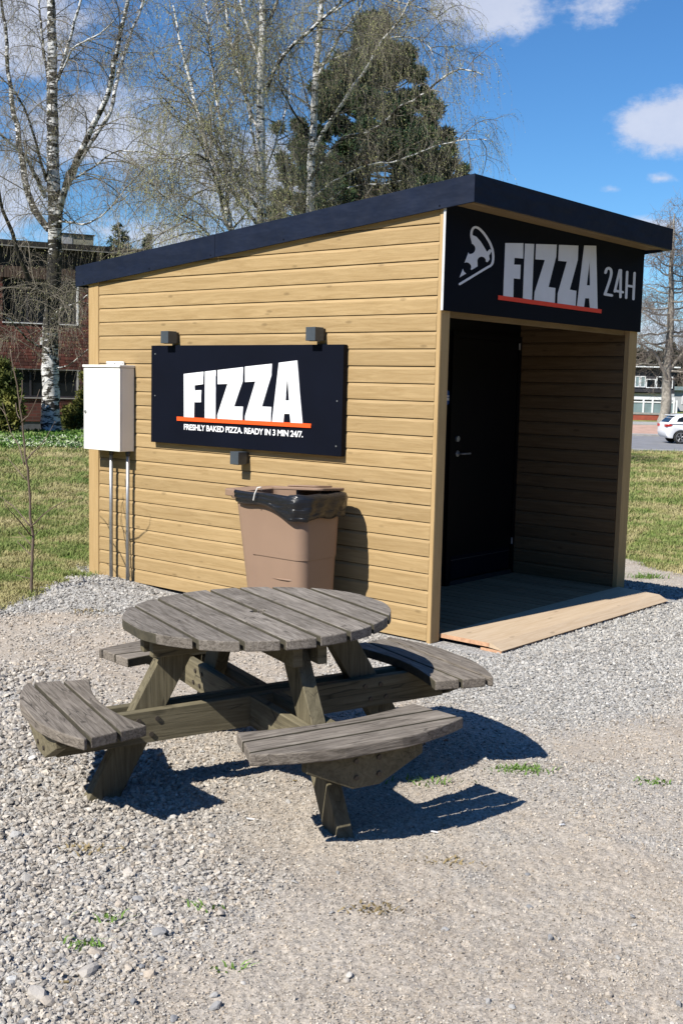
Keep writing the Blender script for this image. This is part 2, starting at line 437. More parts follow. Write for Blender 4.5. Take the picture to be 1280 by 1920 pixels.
def brick_piece():
    m, nt, b = new_mat('brick_piece'); n = NB(nt); r = n.rand()
    c = n.ramp(r, [(0.0, (0.06, 0.022, 0.017)), (0.5, (0.105, 0.032, 0.024)), (1.0, (0.17, 0.052, 0.038))])
    n.put(b.inputs['Base Color'], c); b.inputs['Roughness'].default_value = 0.9
    n.put(b.inputs['Normal'], n.bump(n.noise(n.coord(), 40, 4), 0.4, 0.004)); return m


def brick_wall_mat():
    m, nt, b = new_mat('brick_wall'); n = NB(nt)
    t = n.N.new('ShaderNodeTexBrick'); n.L.new(n.mapping(n.coord(), (1, 1, 1)), t.inputs['Vector'])
    v = n.N.new('ShaderNodeVectorRotate'); v.rotation_type = 'X_AXIS'; v.inputs['Angle'].default_value = R(90)
    n.L.new(n.coord(), v.inputs['Vector']); n.L.new(v.outputs[0], t.inputs['Vector'])
    t.inputs['Color1'].default_value = (0.065, 0.022, 0.017, 1); t.inputs['Color2'].default_value = (0.13, 0.038, 0.028, 1); t.inputs['Mortar'].default_value = (0.09, 0.065, 0.055, 1)
    t.inputs['Scale'].default_value = 1.0; t.inputs['Brick Width'].default_value = 0.27; t.inputs['Row Height'].default_value = 0.11; t.inputs['Mortar Size'].default_value = 0.008
    n.put(b.inputs['Base Color'], t.outputs['Color']); b.inputs['Roughness'].default_value = 0.9; return m


def birch_mat():
    """white bark with black bands; blacker and mossier where the attribute 'age' is high"""
    m, nt, b = new_mat('birch_bark'); n = NB(nt); p = n.coord(); age = n.attr('age')
    w = n.noise(n.mapping(p, (2.2, 2.2, 5.5)), 1.0, 5, 0.6, 0.9); fine = n.noise(n.mapping(p, (5, 5, 20)), 1.0, 3, 0.6)
    k = n.math('ADD', n.math('MULTIPLY', w, 0.62), n.math('MULTIPLY', fine, 0.38))
    thr = n.math('ADD', k, n.math('MULTIPLY', n.math('SUBTRACT', age, 0.5), 0.34))
    dark = n.ramp(thr, [(0.485, 0.0), (0.53, 1.0)])
    c = n.mix(dark, (0.72, 0.71, 0.68), (0.035, 0.032, 0.028))
    moss = n.math('MULTIPLY', n.ramp(n.noise(p, 5, 4), [(0.48, 0.0), (0.6, 1.0)]), n.math('MULTIPLY', age, 0.5))
    c = n.mix(moss, c, (0.11, 0.10, 0.055))
    n.put(b.inputs['Base Color'], c); b.inputs['Roughness'].default_value = 0.85; b.inputs['Specular IOR Level'].default_value = 0.2
    n.put(b.inputs['Normal'], n.bump(k, 0.7, 0.03)); return m


MAT['brick'] = brick_piece(); MAT['brickwall'] = brick_wall_mat(); MAT['birch'] = birch_mat()
MAT['twig'] = simple('birch_twig', (0.19, 0.165, 0.125), 0.8, var=0.35, scale=0.8)
MAT['catkin'] = simple('birch_catkin', (0.34, 0.34, 0.14), 0.8, var=0.3, scale=0.6)
MAT['limegrey'] = simple('grey_bark', (0.27, 0.245, 0.205), 0.9, var=0.35, scale=7, bump=0.8, bscale=25)
MAT['greytwig'] = simple('grey_twig', (0.20, 0.165, 0.135), 0.9, var=0.2)
MAT['pinetrunk'] = simple('pine_bark', (0.09, 0.065, 0.045), 0.9, var=0.2)


def needle_mat(name, a, b_, c_):
    m, nt, b = new_mat(name); n = NB(nt)
    f = n.noise(n.pos(), 1.1, 5, 0.65); c = n.ramp(f, [(0.32, a), (0.5, b_), (0.68, c_)])
    n.put(b.inputs['Base Color'], c); b.inputs['Roughness'].default_value = 0.75; b.inputs['Specular IOR Level'].default_value = 0.25; return m


MAT['pine'] = needle_mat('pine_needles', (0.008, 0.028, 0.012), (0.020, 0.050, 0.018), (0.060, 0.085, 0.028))
MAT['spruce'] = needle_mat('spruce_needles', (0.012, 0.025, 0.012), (0.022, 0.04, 0.018), (0.035, 0.055, 0.022))
MAT['thuja'] = needle_mat('thuja_leaf', (0.03, 0.05, 0.012), (0.11, 0.125, 0.03), (0.24, 0.23, 0.06))
MAT['bed'] = needle_mat('bed_leaf', (0.035, 0.10, 0.015), (0.10, 0.20, 0.03), (0.30, 0.36, 0.13))
MAT['bedflower'] = simple('white_blossom', (0.52, 0.58, 0.38), 0.8)
MAT['farwood'] = needle_mat('far_wood', (0.03, 0.035, 0.025), (0.06, 0.055, 0.04), (0.10, 0.085, 0.065))
MAT['sapling'] = simple('sapling_bark', (0.13, 0.095, 0.07), 0.8, var=0.3, scale=12)
MAT['carpaint'] = simple('white_car_paint', (0.80, 0.81, 0.83), 0.22, var=0.01, spec=0.6)
MAT['tyre'] = simple('tyre_rubber', (0.02, 0.02, 0.02), 0.85)
MAT['rim'] = simple('alloy_rim', (0.45, 0.45, 0.47), 0.35, 0.8)
MAT['taillight'] = simple('tail_light', (0.45, 0.02, 0.02), 0.2)
MAT['plastic'] = simple('black_plastic', (0.015, 0.015, 0.015), 0.5)


# ------------------------------------------------------------------ the lie of the land
def seg_dist(x, y, poly):
    """signed distance to a polygon, positive inside"""
    d = np.full(np.shape(x), 1e9); inside = np.zeros(np.shape(x), bool)
    n = len(poly)
    for i in range(n):
        ax, ay = poly[i]; bx, by = poly[(i + 1) % n]
        ex, ey = bx - ax, by - ay; t = np.clip(((x - ax) * ex + (y - ay) * ey) / (ex * ex + ey * ey), 0, 1)
        d = np.minimum(d, np.hypot(x - ax - t * ex, y - ay - t * ey))
        c = ((ay > y) != (by > y)) & (x < (bx - ax) * (y - ay) / (by - ay + 1e-12) + ax); inside ^= c
    return np.where(inside, d, -d)


def base_h(x, y):
    """broad terrain, without small relief"""
    x = np.asarray(x, float); y = np.asarray(y, float)
    dx = x - CAM[0]; dy = y - CAM[1]; d = dx * FH[0] + dy * FH[1]; r = dx * RH[0] + dy * RH[1]; D = np.hypot(dx, dy)
    w = sstep(-0.02, 0.18, r / np.maximum(D, 0.5)) * (d > 0)
    drop = -0.58 * sstep(3.0, 6.9, x) - 0.32 * sstep(18, 54, d) + 0.72 * sstep(60, 70, d) + 0.25 * sstep(72, 90, d)
    far = 0.0
    h = w * drop - 0.012
    # gravel heaped against the back corner of the kiosk and thin apron round it
    h = h + 0.055 * np.exp(-(((x + 0.42) / 0.45) ** 2 + ((y - 3.35) / 0.55) ** 2))
    h = h - 0.03 * np.exp(-(((x + 0.02) / 0.12) ** 2)) * sstep(0.6, 1.2, y) * sstep(3.4, 2.8, y)
    return h


def px_poly(pts, z=0.0): return [tuple(on_z(a, b, z)[:2]) for a, b in pts]


G_RIGHT = px_poly([(760, 1215), (1000, 1120), (1420, 1085), (1420, 1290), (1150, 1345), (1000, 1370), (860, 1330), (700, 1290), (640, 1240)])
G_MOUND = px_poly([(-60, 1150), (60, 1112), (175, 1082), (330, 1110), (420, 1130), (330, 1150), (200, 1150), (90, 1142), (0, 1152)])
G_LEFT = px_poly([(-300, 1240), (120, 1250), (330, 1400), (430, 1480), (380, 1560), (480, 1640), (380, 1750), (230, 1800), (200, 2100), (-300, 2100)])
G_MID = px_poly([(880, 1400), (1120, 1420), (1400, 1470), (1400, 1520), (1180, 1540), (1000, 1500), (900, 1460)])
LAWN_EDGE_L = 3.3


def zones(x, y):
    wx = x + 0.35 * (fbm(x * 2.7, y * 2.7, 5, 3, 0.65) - 0.5); wy = y + 0.35 * (fbm(x * 1.7 + 9, y * 1.7, 4, 5) - 0.5)
    g = sstep(-0.28, 0.25, seg_dist(wx, wy, G_RIGHT)); g = np.maximum(g, sstep(-0.10, 0.08, seg_dist(x, y, G_MOUND)))
    gl = sstep(-0.30, 0.35, seg_dist(wx, wy, G_LEFT)); gm = 0.5 * sstep(-0.30, 0.30, seg_dist(wx, wy, G_MID))
    pat = 0.55 * sstep(0.50, 0.72, fbm(x * 1.9 + 4, y * 1.9, 5, 11, 0.6))
    g = np.maximum(np.maximum(g, gl * 0.9), np.maximum(gm, pat))
    # all round behind the kiosk
    ring = sstep(0.9, 0.5, np.maximum(np.maximum(-x, x - 2.95), np.maximum(-y, y - 3.87))) * (y > -0.2)
    return np.clip(np.maximum(g, ring * 0.9), 0, 1), gl


def lawn_mask(x, y):
    """positive where grass grows"""
    e = 0.30 * (fbm(x * 2.1, y * 2.1, 4, 21) - 0.5)
    left = np.minimum(y - (3.30 + 0.42 * (x + 1.0)) + e, -(x - 1.0)) * 1.0
    left = np.where(x < -0.06, y - (3.28 + 0.42 * (x + 1.0)) + e, y - 4.25 + e)
    # right of the kiosk: a line from (4.9,0.9) towards (4.3,0.0) and on
    n = np.array([0.835, -0.55]); n = n / np.hypot(*n)
    right = (x - 4.55) * 0.82 + (y - 0.42) * -0.57 + 0.0
    t = np.array([0.83, 0.557])
    f = (x - 7.6) * 0.839 - (y - 1.42) * 0.545 + e * 1.6
    return np.where(x > 2.0, np.where(y > 4.25, np.maximum(f, y - 4.25 + e), f), left)


def relief(x, y):
    D = np.hypot(x - CAM[0], y - CAM[1])
    nr = sstep(16, 6, D); g, gl = zones(x, y)
    h = 0.035 * (fbm(x * 0.8, y * 0.8, 3, 31) - 0.5) * sstep(30, 8, D)
    h = h + nr * (0.026 * (fbm(x * 4, y * 4, 4, 33) - 0.5) + (0.014 + 0.014 * gl) * (fbm(x * 19, y * 19, 4, 35, 0.6) - 0.5) + 0.010 * sstep(9, 5, D) * (fbm(x * 52, y * 52, 2, 37, 0.6) - 0.5))
    flat = sstep(0.15, 0.0, np.maximum(np.maximum(-x, x - 2.98), np.maximum(-y - 0.55, y - 3.9)))
    return h * (1 - 0.8 * flat)


def ground_z(x, y): return base_h(x, y) + relief(x, y)


def hit(px, py):
    """where the line of sight through a pixel meets the terrain"""
    h = 0.0
    for _ in range(30):
        p = on_z(px, py, h); h = 0.5 * h + 0.5 * float(ground_z(np.array(p[0]), np.array(p[1])))
    return on_z(px, py, h)


def build_ground():
    hd = math.atan2(FH[0], FH[1])
    fine = np.linspace(-R(24), R(24), 470); coarse = np.linspace(R(24), 2 * math.pi - R(24), 60)[1:-1]
    az = np.concatenate([fine, coarse]) + hd
    r1 = np.geomspace(0.25, 2.4, 14)[:-1]; r2 = np.geomspace(2.4, 9.5, 430)[:-1]; r3 = np.geomspace(9.5, 110, 190)[:-1]; r4 = np.geomspace(110, 900, 14)
    rr = np.concatenate([r1, r2, r3, r4]); A, Rr = np.meshgrid(az, rr)
    X = CAM[0] + Rr * np.sin(A); Y = CAM[1] + Rr * np.cos(A); Z = ground_z(X, Y)
    na, nr = len(az), len(rr)
    V = np.stack([X, Y, Z], -1).reshape(-1, 3)
    i = np.arange(nr - 1)[:, None] * na; j = np.arange(na)[None, :]; jn = (j + 1) % na
    F = np.stack([i + j, i + na + j, i + na + jn, i + jn], -1).reshape(-1, 4)
    # close the hole under the camera
    g, gl = zones(X, Y)
    cx = X.ravel()[F].mean(1); cy = Y.ravel()[F].mean(1)
    lm = lawn_mask(cx, cy) > 0
    for nm, sel, mat, in (('gravel_ground', ~lm, MAT['ground']), ('lawn', lm, MAT['lawn'])):
        Fs = F[sel]; used = np.unique(Fs); remap = np.zeros(len(V), np.int64); remap[used] = np.arange(len(used))
        me = np_mesh(nm, V[used], remap[Fs], mat, True, {'gravel': g.ravel()[used]})
        o = bpy.data.objects.new(nm, me); link(o); tag(o, kind='structure')
        if nm == 'gravel_ground': gr = o
        else: lw = o
    n0 = len(MB().v); cap = MB(); cap.poly([tuple(V[k]) for k in range(na)] + [(CAM[0], CAM[1], float(ground_z(CAM[0], CAM[1])))], [(k, (k + 1) % na, na) for k in range(na)])
    return gr, lw


GROUND, LAWN = build_ground()

# ---- stones
ICO = []
def _ico():
    t = (1 + 5 ** 0.5) / 2
    v = np.array([(-1, t, 0), (1, t, 0), (-1, -t, 0), (1, -t, 0), (0, -1, t), (0, 1, t), (0, -1, -t), (0, 1, -t), (t, 0, -1), (t, 0, 1), (-t, 0, -1), (-t, 0, 1)], float)
    f = np.array([(0, 11, 5), (0, 5, 1), (0, 1, 7), (0, 7, 10), (0, 10, 11), (1, 5, 9), (5, 11, 4), (11, 10, 2), (10, 7, 6), (7, 1, 8), (3, 9, 4), (3, 4, 2), (3, 2, 6), (3, 6, 8), (3, 8, 9), (4, 9, 5), (2, 4, 11), (6, 2, 10), (8, 6, 7), (9, 8, 1)])
    return v / np.linalg.norm(v[0]), f
ICV, ICF = _ico()
CUV = np.array([(x, y, z) for x in (-1, 1) for y in (-1, 1) for z in (-1, 1)], float) * 0.62
CUF = np.array([(0, 1, 3), (0, 3, 2), (4, 6, 7), (4, 7, 5), (0, 4, 5), (0, 5, 1), (2, 3, 7), (2, 7, 6), (0, 2, 6), (0, 6, 4), (1, 5, 7), (1, 7, 3)])


def rots(n, rng):
    q = rng.normal(size=(n, 4)); q /= np.linalg.norm(q, axis=1)[:, None]; w, x, y, z = q.T
    return np.stack([1 - 2 * (y * y + z * z), 2 * (x * y - z * w), 2 * (x * z + y * w), 2 * (x * y + z * w), 1 - 2 * (x * x + z * z), 2 * (y * z - x * w), 2 * (x * z - y * w), 2 * (y * z + x * w), 1 - 2 * (x * x + y * y)], -1).reshape(n, 3, 3)


def stones(P, S, base, faces, rng, flat=0.6, jit=0.28):
    n = len(P); k = len(base)
    V = base[None] * (1 + jit * rng.uniform(-1, 1, size=(n, k, 1))) + 0.12 * rng.uniform(-1, 1, size=(n, k, 3))
    V = V * np.stack([rng.uniform(0.8, 1.35, n), rng.uniform(0.6, 1.0, n), rng.uniform(0.4, 0.8, n)], -1)[:, None, :]
    V = np.einsum('nij,nkj->nki', rots(n, rng), V)
    V[:, :, 2] *= flat + 0.2
    V = V * S[:, None, None] + P[:, None, :]
    F = faces[None] + (np.arange(n) * k)[:, None, None]
    return V.reshape(-1, 3), F.reshape(-1, 3), k


def scatter_gravel():
    rng = np.random.default_rng(11)
    # candidate points in the part of the yard that the eye can reach, thinned with distance
    n = 370000
    D = 2.5 * (16.0 / 2.5) ** rng.uniform(0, 1, n); a = rng.uniform(-R(20), R(20.5), n) + math.atan2(FH[0], FH[1])
    x = CAM[0] + D * np.sin(a); y = CAM[1] + D * np.cos(a)
    ok = (lawn_mask(x, y) < 0.12) & ~((x > -0.03) & (x < 2.98) & (y > -0.50) & (y < 3.9))
    x, y, D = x[ok], y[ok], D[ok]
    g, gl = zones(x, y)
    clump = fbm(x * 3, y * 3, 3, 41)
    keep = rng.uniform(0, 1, len(x)) < (0.34 + 0.34 * (clump > 0.55) + 0.50 * g - 0.30 * gl * sstep(0.50, 0.36, fbm(x * 2.3, y * 2.3, 4, 47))) * np.where(D < 9, 1.0, 0.6)
    x, y, D, g, gl = x[keep], y[keep], D[keep], g[keep], gl[keep]
    u = rng.uniform(0, 1, len(x))
    s = 0.0021 + 0.0062 * u ** 2.6 + g * 0.0022 + gl * 0.0095 * u ** 5.0 - gl * 0.0006
    s = s * np.clip(D / 5.0, 0.8, 1.9)
    big = s > 0.0085
    tone = np.clip(rng.normal(0.52, 0.23, len(x)), 0, 1); warm = np.clip(rng.uniform(0, 1, len(x)) ** 2 * (1.0 - 0.6 * g) + (1 - g) * 0.40 + gl * 0.30, 0, 1)
    z = ground_z(x, y) + s * 0.25
    P = np.stack([x, y, z], -1)
    for sel, b, f, nm in ((big, ICV, ICF, 'crushed_stone'), (~big, CUV, CUF, 'grit')):
        V, F, k = stones(P[sel], s[sel], b, f, rng)
        me = np_mesh(nm, V, F, MAT['stone'], False, {'tone': np.repeat(tone[sel], k), 'warm': np.repeat(warm[sel], k)})
        o = bpy.data.objects.new(nm, me); link(o); tag(o, kind='stuff')
        print(nm, sel.sum(), len(F))


scatter_gravel()


def rock_mesh(seed, name='stone'):
    rng = np.random.default_rng(seed); import bmesh
    bm = bmesh.new(); bmesh.ops.create_icosphere(bm, subdivisions=2, radius=1.0)
    ax = rng.uniform(0.55, 1.2, 3); pl = rng.normal(size=(7, 3)); pl /= np.linalg.norm(pl, axis=1)[:, None]; dd = rng.uniform(0.55, 0.85, 7)
    for v in bm.verts:
        p = np.array(v.co)
        for nrm, d0 in zip(pl, dd):
            e = p @ nrm - d0
            if e > 0: p = p - nrm * e
        p = p * (1 + 0.05 * rng.normal()) * ax; v.co = p
    me = bpy.data.meshes.new(name); bm.to_mesh(me); bm.free(); me.materials.append(MAT['rock']); return me


ROCKS = [rock_mesh(s) for s in range(8)]


def scatter_parts():
    """the larger loose stones, each its own piece of the ground"""
    rng = np.random.default_rng(5); made = 0
    spots = [(300, 1752, .030), (165, 1825, .036), (182, 1790, .030), (553, 1655, .014), (50, 1650, .026), (280, 1830, .022), (385, 1668, .016), (330, 1670, .020),
             (95, 1500, .020), (60, 1425, .028), (340, 1620, .020), (30, 1570, .028), (150, 1540, .022), (240, 1640, .022), (70, 1870, .03), (90, 1880, .02),
             (965, 1690, .014), (992, 1702, .013), (1065, 1835, .015), (1185, 1720, .016), (1140, 1870, .018), (1272, 1885, .014), (833, 1745, .014), (915, 1880, .018),
             (540, 1505, .016), (655, 1415, .012), (1052, 1545, .018), (540, 1488, .013), (1030, 1760, .012), (885, 1720, .010), (655, 1830, .012), (720, 1560, .012), (25, 1845, .02), (660, 1918, .012)]
    for px, py, r in spots:
        p = hit(px, py); made += 1; spots_add(p[0], p[1], r, rng)
    while made < 250:
        if rng.uniform() < 0.62: px, py = rng.uniform(-20, 420), 1250 + 700 * rng.uniform() ** 0.8; r = rng.uniform(0.008, 0.017)
        else: px, py = rng.uniform(300, 1300), rng.uniform(1380, 1930); r = rng.uniform(0.007, 0.0115)
        p = hit(px, py); g, gl = zones(np.array([p[0]]), np.array([p[1]]))
        if gl[0] < 0.3 and rng.uniform() < 0.4: continue
        made += 1; spots_add(p[0], p[1], r, rng)


def spots_add(x, y, r, rng):
    o = bpy.data.objects.new('stone', ROCKS[int(rng.integers(8))]); link(o, GROUND)
    o.location = (x, y, float(ground_z(np.array(x), np.array(y))) + r * 0.22)
    o.rotation_euler = (rng.uniform(0, 0.5), rng.uniform(0, 0.5), rng.uniform(0, 6.28)); o.scale = (r * rng.uniform(1, 1.4), r, r * rng.uniform(.6, .85))


scatter_parts()


# ------------------------------------------------------------------ the kiosk
KW, KL = 2.95, 3.867        # width along the front, length of the side
RS = 0.092                  # slope of the roof


def z_top(y): return 3.171 - RS * (y + 0.252)
def z_bot(y): return 2.990 - RS * (y + 0.252)


kiosk = empty('food_kiosk', (0, 0, 0), 'small timber kiosk with navy sloping roof edge and open porch behind the round table', 'kiosk')


def board_mesh(y0, y1, face=-1, top_cut=None, h=0.12):
    """one weatherboard: chamfered top, face towards -x (or +x); local origin at the wall plane"""
    hh = h - 0.0015
    prof = [(0.0, 0.0), (0.0265, 0.001), (0.0278, 0.003), (0.0278, hh - 0.023), (0.0200, hh - 0.003), (0.0, hh)]
    mb = MB(); L = y1 - y0; n = len(prof); k = 2
    vs = []; 
    for i in range(k):
        yy = -L / 2 + L * i
        yy = -L / 2 if i == 0 else L / 2
        for a, b in prof: vs.append((face * a, yy, b))
    fs = [tuple(range(n)), tuple(range(n, 2 * n))[::-1]] + [(i, n + i, n + (i + 1) % n, (i + 1) % n) for i in range(n)]
    mb.poly(vs, fs); return mb


def side_boards(parent, xw, face, y0, y1, kmax, sloped=True, mat=MAT['board'], zbase=0.0):
    cache = {}
    for k in range(kmax):
        zb = zbase + k * 0.12; ye = y1
        if sloped:
            ymax = (2.990 + 0.030 - zb) / RS - 0.252
            if ymax < y0 + 0.1: break
            ye = min(y1, ymax)
        key = round(ye, 3)
        if key not in cache:
            cache[key] = board_mesh(y0, ye, face).mesh('board', mat)
        o = bpy.data.objects.new('board', cache[key]); link(o, parent)
        o.location = (xw + RNG.normal(0, 0.0006), (y0 + ye) / 2, zb)


WT = 0.072   # thickness of the built-up wall behind the boards
# left wall: a sloped core with boards nailed on
def wall_core(x0, x1, y0, y1, drop=0.04, zb=0.0):
    vs = []
    for x in (x0, x1):
        vs += [(x, y0, zb), (x, y1, zb), (x, y1, z_top(y1) - drop), (x, y0, z_top(y0) - drop)]
    return MB().poly(vs, [(0, 1, 2, 3), (7, 6, 5, 4), (0, 4, 5, 1), (1, 5, 6, 2), (2, 6, 7, 3), (3, 7, 4, 0)])


left_wall = wall_core(0.028, 0.099, 0.06, KL - 0.02).build('left_wall', MAT['skirt'], kiosk)
side_boards(left_wall, 0.028, -1, 0.040, 3.722, 27)
# inner lining of the left wall is out of view; porch side boards of the right wall
right_wall = wall_core(2.83, 2.92, 0.05, KL - 0.02).build('right_wall', MAT['skirt'], kiosk)
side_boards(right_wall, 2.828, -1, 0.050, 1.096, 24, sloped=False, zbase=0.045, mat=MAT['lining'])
outer = {}
for k in range(25):
    zb = k * 0.12; ye = min(KL - 0.09, (3.02 - zb) / RS - 0.252)
    key = round(ye, 3)
    if key not in outer: outer[key] = board_mesh(0.09, ye, 1).mesh('board', MAT['board'])
    o = bpy.data.objects.new('board', outer[key]); link(o, right_wall); o.location = (2.922, (0.09 + ye) / 2, zb)
back_wall = box('back_wall', MAT['trim'], kiosk, 0.10, 2.83, KL - 0.075, KL - 0.022, 0.0, z_bot(KL) + 0.05)
# corner boards and posts
box('corner_post', MAT['trim'], kiosk, 0.0, 0.0995, 0.0, 0.034, 0.0 - 0.01, z_bot(0) + 0.03, bevel=0.0015)
box('corner_trim', MAT['trim'], kiosk, -0.006, 0.027, 0.0015, 0.0345, -0.012, z_bot(0) + 0.02, bevel=0.0015)
box('corner_post', MAT['trim'], kiosk, 0.006, 0.1, 3.795, KL - 0.001, -0.03, z_bot(KL) + 0.05)
box('corner_trim', MAT['trim'], kiosk, -0.008, 0.0055, 3.729, KL, -0.035, z_bot(KL) + 0.05, bevel=0.0015)
box('corner_trim', MAT['trim'], kiosk, -0.0005, 0.027, 3.723, 3.7285, -0.0, z_bot(KL) + 0.05)
box('door_post', MAT['trim'], kiosk, 2.803, 2.949, 0.0, 0.046, -0.01, 2.32, bevel=0.002)
# header beam under the sign board
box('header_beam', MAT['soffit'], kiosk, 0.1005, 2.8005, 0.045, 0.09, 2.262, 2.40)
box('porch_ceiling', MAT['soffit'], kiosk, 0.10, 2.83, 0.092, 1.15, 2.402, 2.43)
# dark base frame
box('base_frame', MAT['skirt'], kiosk, 0.05, 2.90, 0.02, KL - 0.03, -0.12, -0.002)
# the porch's back: black panel and door
entr = box('entrance_wall', MAT['blackdoor'], kiosk, 0.10, 2.83, 1.102, 1.16, 0.0, 2.401)
door = box('door', MAT['blackdoor'], kiosk, 1.745, 2.745, 1.082, 1.101, 0.085, 2.20, bevel=0.002)
fr = MB(); fr.box(1.690, 1.742, 1.072, 1.1015, 0.046, 2.255); fr.box(2.748, 2.797, 1.072, 1.1015, 0.046, 2.255); fr.box(1.742, 2.748, 1.072, 1.1015, 2.203, 2.255)
fr.build('door_frame', MAT['blackdoor'], kiosk)
box('threshold', MAT['darksteel'], kiosk, 1.743, 2.747, 1.060, 1.1015, 0.046, 0.083)
kp = box('kick_plate', MAT['navyflat'], door, 1.77, 2.72, 1.078, 1.0815, 0.10, 0.30)
box('kick_strip', MAT['darksteel'], door, 1.77, 2.72, 1.074, 1.0775, 0.262, 0.270)
h = MB(); h.tube([(1.815, 1.081, 1.205), (1.815, 1.035, 1.205), (1.80, 1.032, 1.205)], 0.008, 8); h.tube([(1.80, 1.03, 1.205), (1.945, 1.03, 1.205)], 0.008, 8)
h.tube([(1.815, 1.0815, 1.205), (1.815, 1.074, 1.205)], 0.027, 14); h.build('door_handle', MAT['steel'], door, smooth=False)
MB().tube([(1.805, 1.0815, 1.335), (1.805, 1.068, 1.335)], 0.026, 14).build('lock', MAT['steel'], door)
for zz in (2.165, 0.355):
    MB().tube([(2.746, 1.068, zz - 0.03), (2.746, 1.068, zz + 0.03)], 0.009, 8).build('hinge', MAT['steel'], door)
MB().tube([(1.655, 1.1015, 1.69), (1.655, 1.099, 1.69)], 0.063, 24).build('round_sticker', MAT['sticker'], kiosk)
st = MB(); st.box(1.655, 1.700, 1.0978, 1.0988, 1.697, 1.709); st.box(1.655, 1.700, 1.0978, 1.0988, 1.665, 1.689); st.build('sticker_print', MAT['letterg'], kiosk)
# deck
nb = 24; w = 2.725 / nb
me = MB().box(-w / 2 + 0.008, w / 2 - 0.008, -0.55, 0.55, -0.028, 0).mesh('deck_board', MAT['deck'])
for k in range(nb):
    o = bpy.data.objects.new('deck_board', me); link(o, kiosk); o.location = (0.103 + w * (k + 0.5), 0.552, 0.045 + RNG.normal(0, 0.0008))

# roof
roof = MB(); roof.poly([(-0.02, -0.235, z_top(-0.235) - 0.012), (2.98, -0.235, z_top(-0.235) - 0.012), (2.98, 4.0, z_top(4.0) - 0.012), (-0.02, 4.0, z_top(4.0) - 0.012),
                        (-0.02, -0.235, z_top(-0.235) - 0.032), (2.98, -0.235, z_top(-0.235) - 0.032), (2.98, 4.0, z_top(4.0) - 0.032), (-0.02, 4.0, z_top(4.0) - 0.032)],
                       [(0, 1, 2, 3), (7, 6, 5, 4), (0, 4, 5, 1), (1, 5, 6, 2), (2, 6, 7, 3), (3, 7, 4, 0)])
roof = roof.build('roof', MAT['darkroof'], kiosk)


def fascia(x0, x1, ya, yb, name='fascia'):
    vs = [(x, y, z) for x in (x0, x1) for (y, z) in ((ya, z_bot(ya)), (yb, z_bot(yb)), (yb, z_top(yb)), (ya, z_top(ya)))]
    return MB().poly(vs, [(0, 1, 2, 3), (7, 6, 5, 4), (0, 4, 5, 1), (1, 5, 6, 2), (2, 6, 7, 3), (3, 7, 4, 0)]).build(name, MAT['navy'], roof, bevel=0.0015)


joints = [-0.256, 0.96, 2.55, 4.022]
for a, b in ((-0.256, 2.2), (2.203, 4.022)): fascia(-0.036, -0.021, a, b)
for a, b in ((-0.256, 2.2), (2.203, 4.022)): fascia(2.981, 2.996, a, b)
ff = MB(); ff.box(-0.0205, 2.9805, -0.256, -0.241, z_bot(-0.25), z_top(-0.25) - 0.001); ff.build('fascia', MAT['navy'], roof, bevel=0.0015)
ff = MB(); ff.box(-0.0205, 2.9805, 4.005, 4.02, z_bot(4.0), z_top(4.01)); ff.build('fascia', MAT['navy'], roof)
sf = MB(); sf.box(-0.0200, 2.9800, -0.2405, -0.0225, z_bot(-0.24) + 0.012, z_bot(-0.24) + 0.030); sf.build('soffit', MAT['soffit'], roof)
sf = MB(); sf.box(-0.0200, 2.9800, KL + 0.003, 4.004, z_bot(4) + 0.02, z_bot(4) + 0.035); sf.build('soffit', MAT['soffit'], roof)
trm = MB(); trm.box(-0.018, 2.955, -0.2400, -0.2050, z_bot(-0.24) - 0.004, z_bot(-0.24) + 0.0115); trm.build('soffit_batten', MAT['soffit'], roof)
for yy in (0.02, 1.45, 2.25, 3.0, 3.9):
    MB().tube([(-0.036, yy, z_bot(yy) + 0.022), (-0.039, yy, z_bot(yy) + 0.022)], 0.006, 8).build('screw', MAT['navyflat'], roof)

# ramp plank in front of the porch
ramp = empty('entrance_plank', (1.4, -0.25, 0), 'wide pale plank lying as a low ramp in front of the open porch', 'plank')
def rampP(pts, x0, x1): return MB().prism(pts, x0, x1, lambda a, b, h: (h, a, b))
x0, x1 = 0.112, 2.83
def ramp_solid():
    pf = [(-0.002, 0.018), (-0.40, 0.018), (-0.515, 0.006), (-0.52, 0.010), (-0.425, 0.0475), (-0.002, 0.0485)]
    vs = []
    for (sx) in (0, 1):
        for a, b in pf:
            x = x0 if sx == 0 else x1 - 0.10 * max(0, (-a - 0.12)) / 0.4
            vs.append((x - 1.4, a + 0.25, b))
    n = 6
    return MB().poly(vs, [tuple(range(n)), tuple(range(n, 2 * n))[::-1]] + [(i, n + i, n + (i + 1) % n, (i + 1) % n) for i in range(n)])
ramp_solid().build('plank_top', MAT['ramp'], ramp)
box('end_grain', MAT['ramp_end'], ramp, x0 - 1.4 - 0.003, x0 - 1.4 - 0.0005, 0.25 - 0.41, 0.248, 0.019, 0.047)
box('packing_board', MAT['ramp_end'], ramp, x0 - 1.4 + 0.002, x1 - 1.4 - 0.12, -0.258, -0.09, -0.012, 0.005)

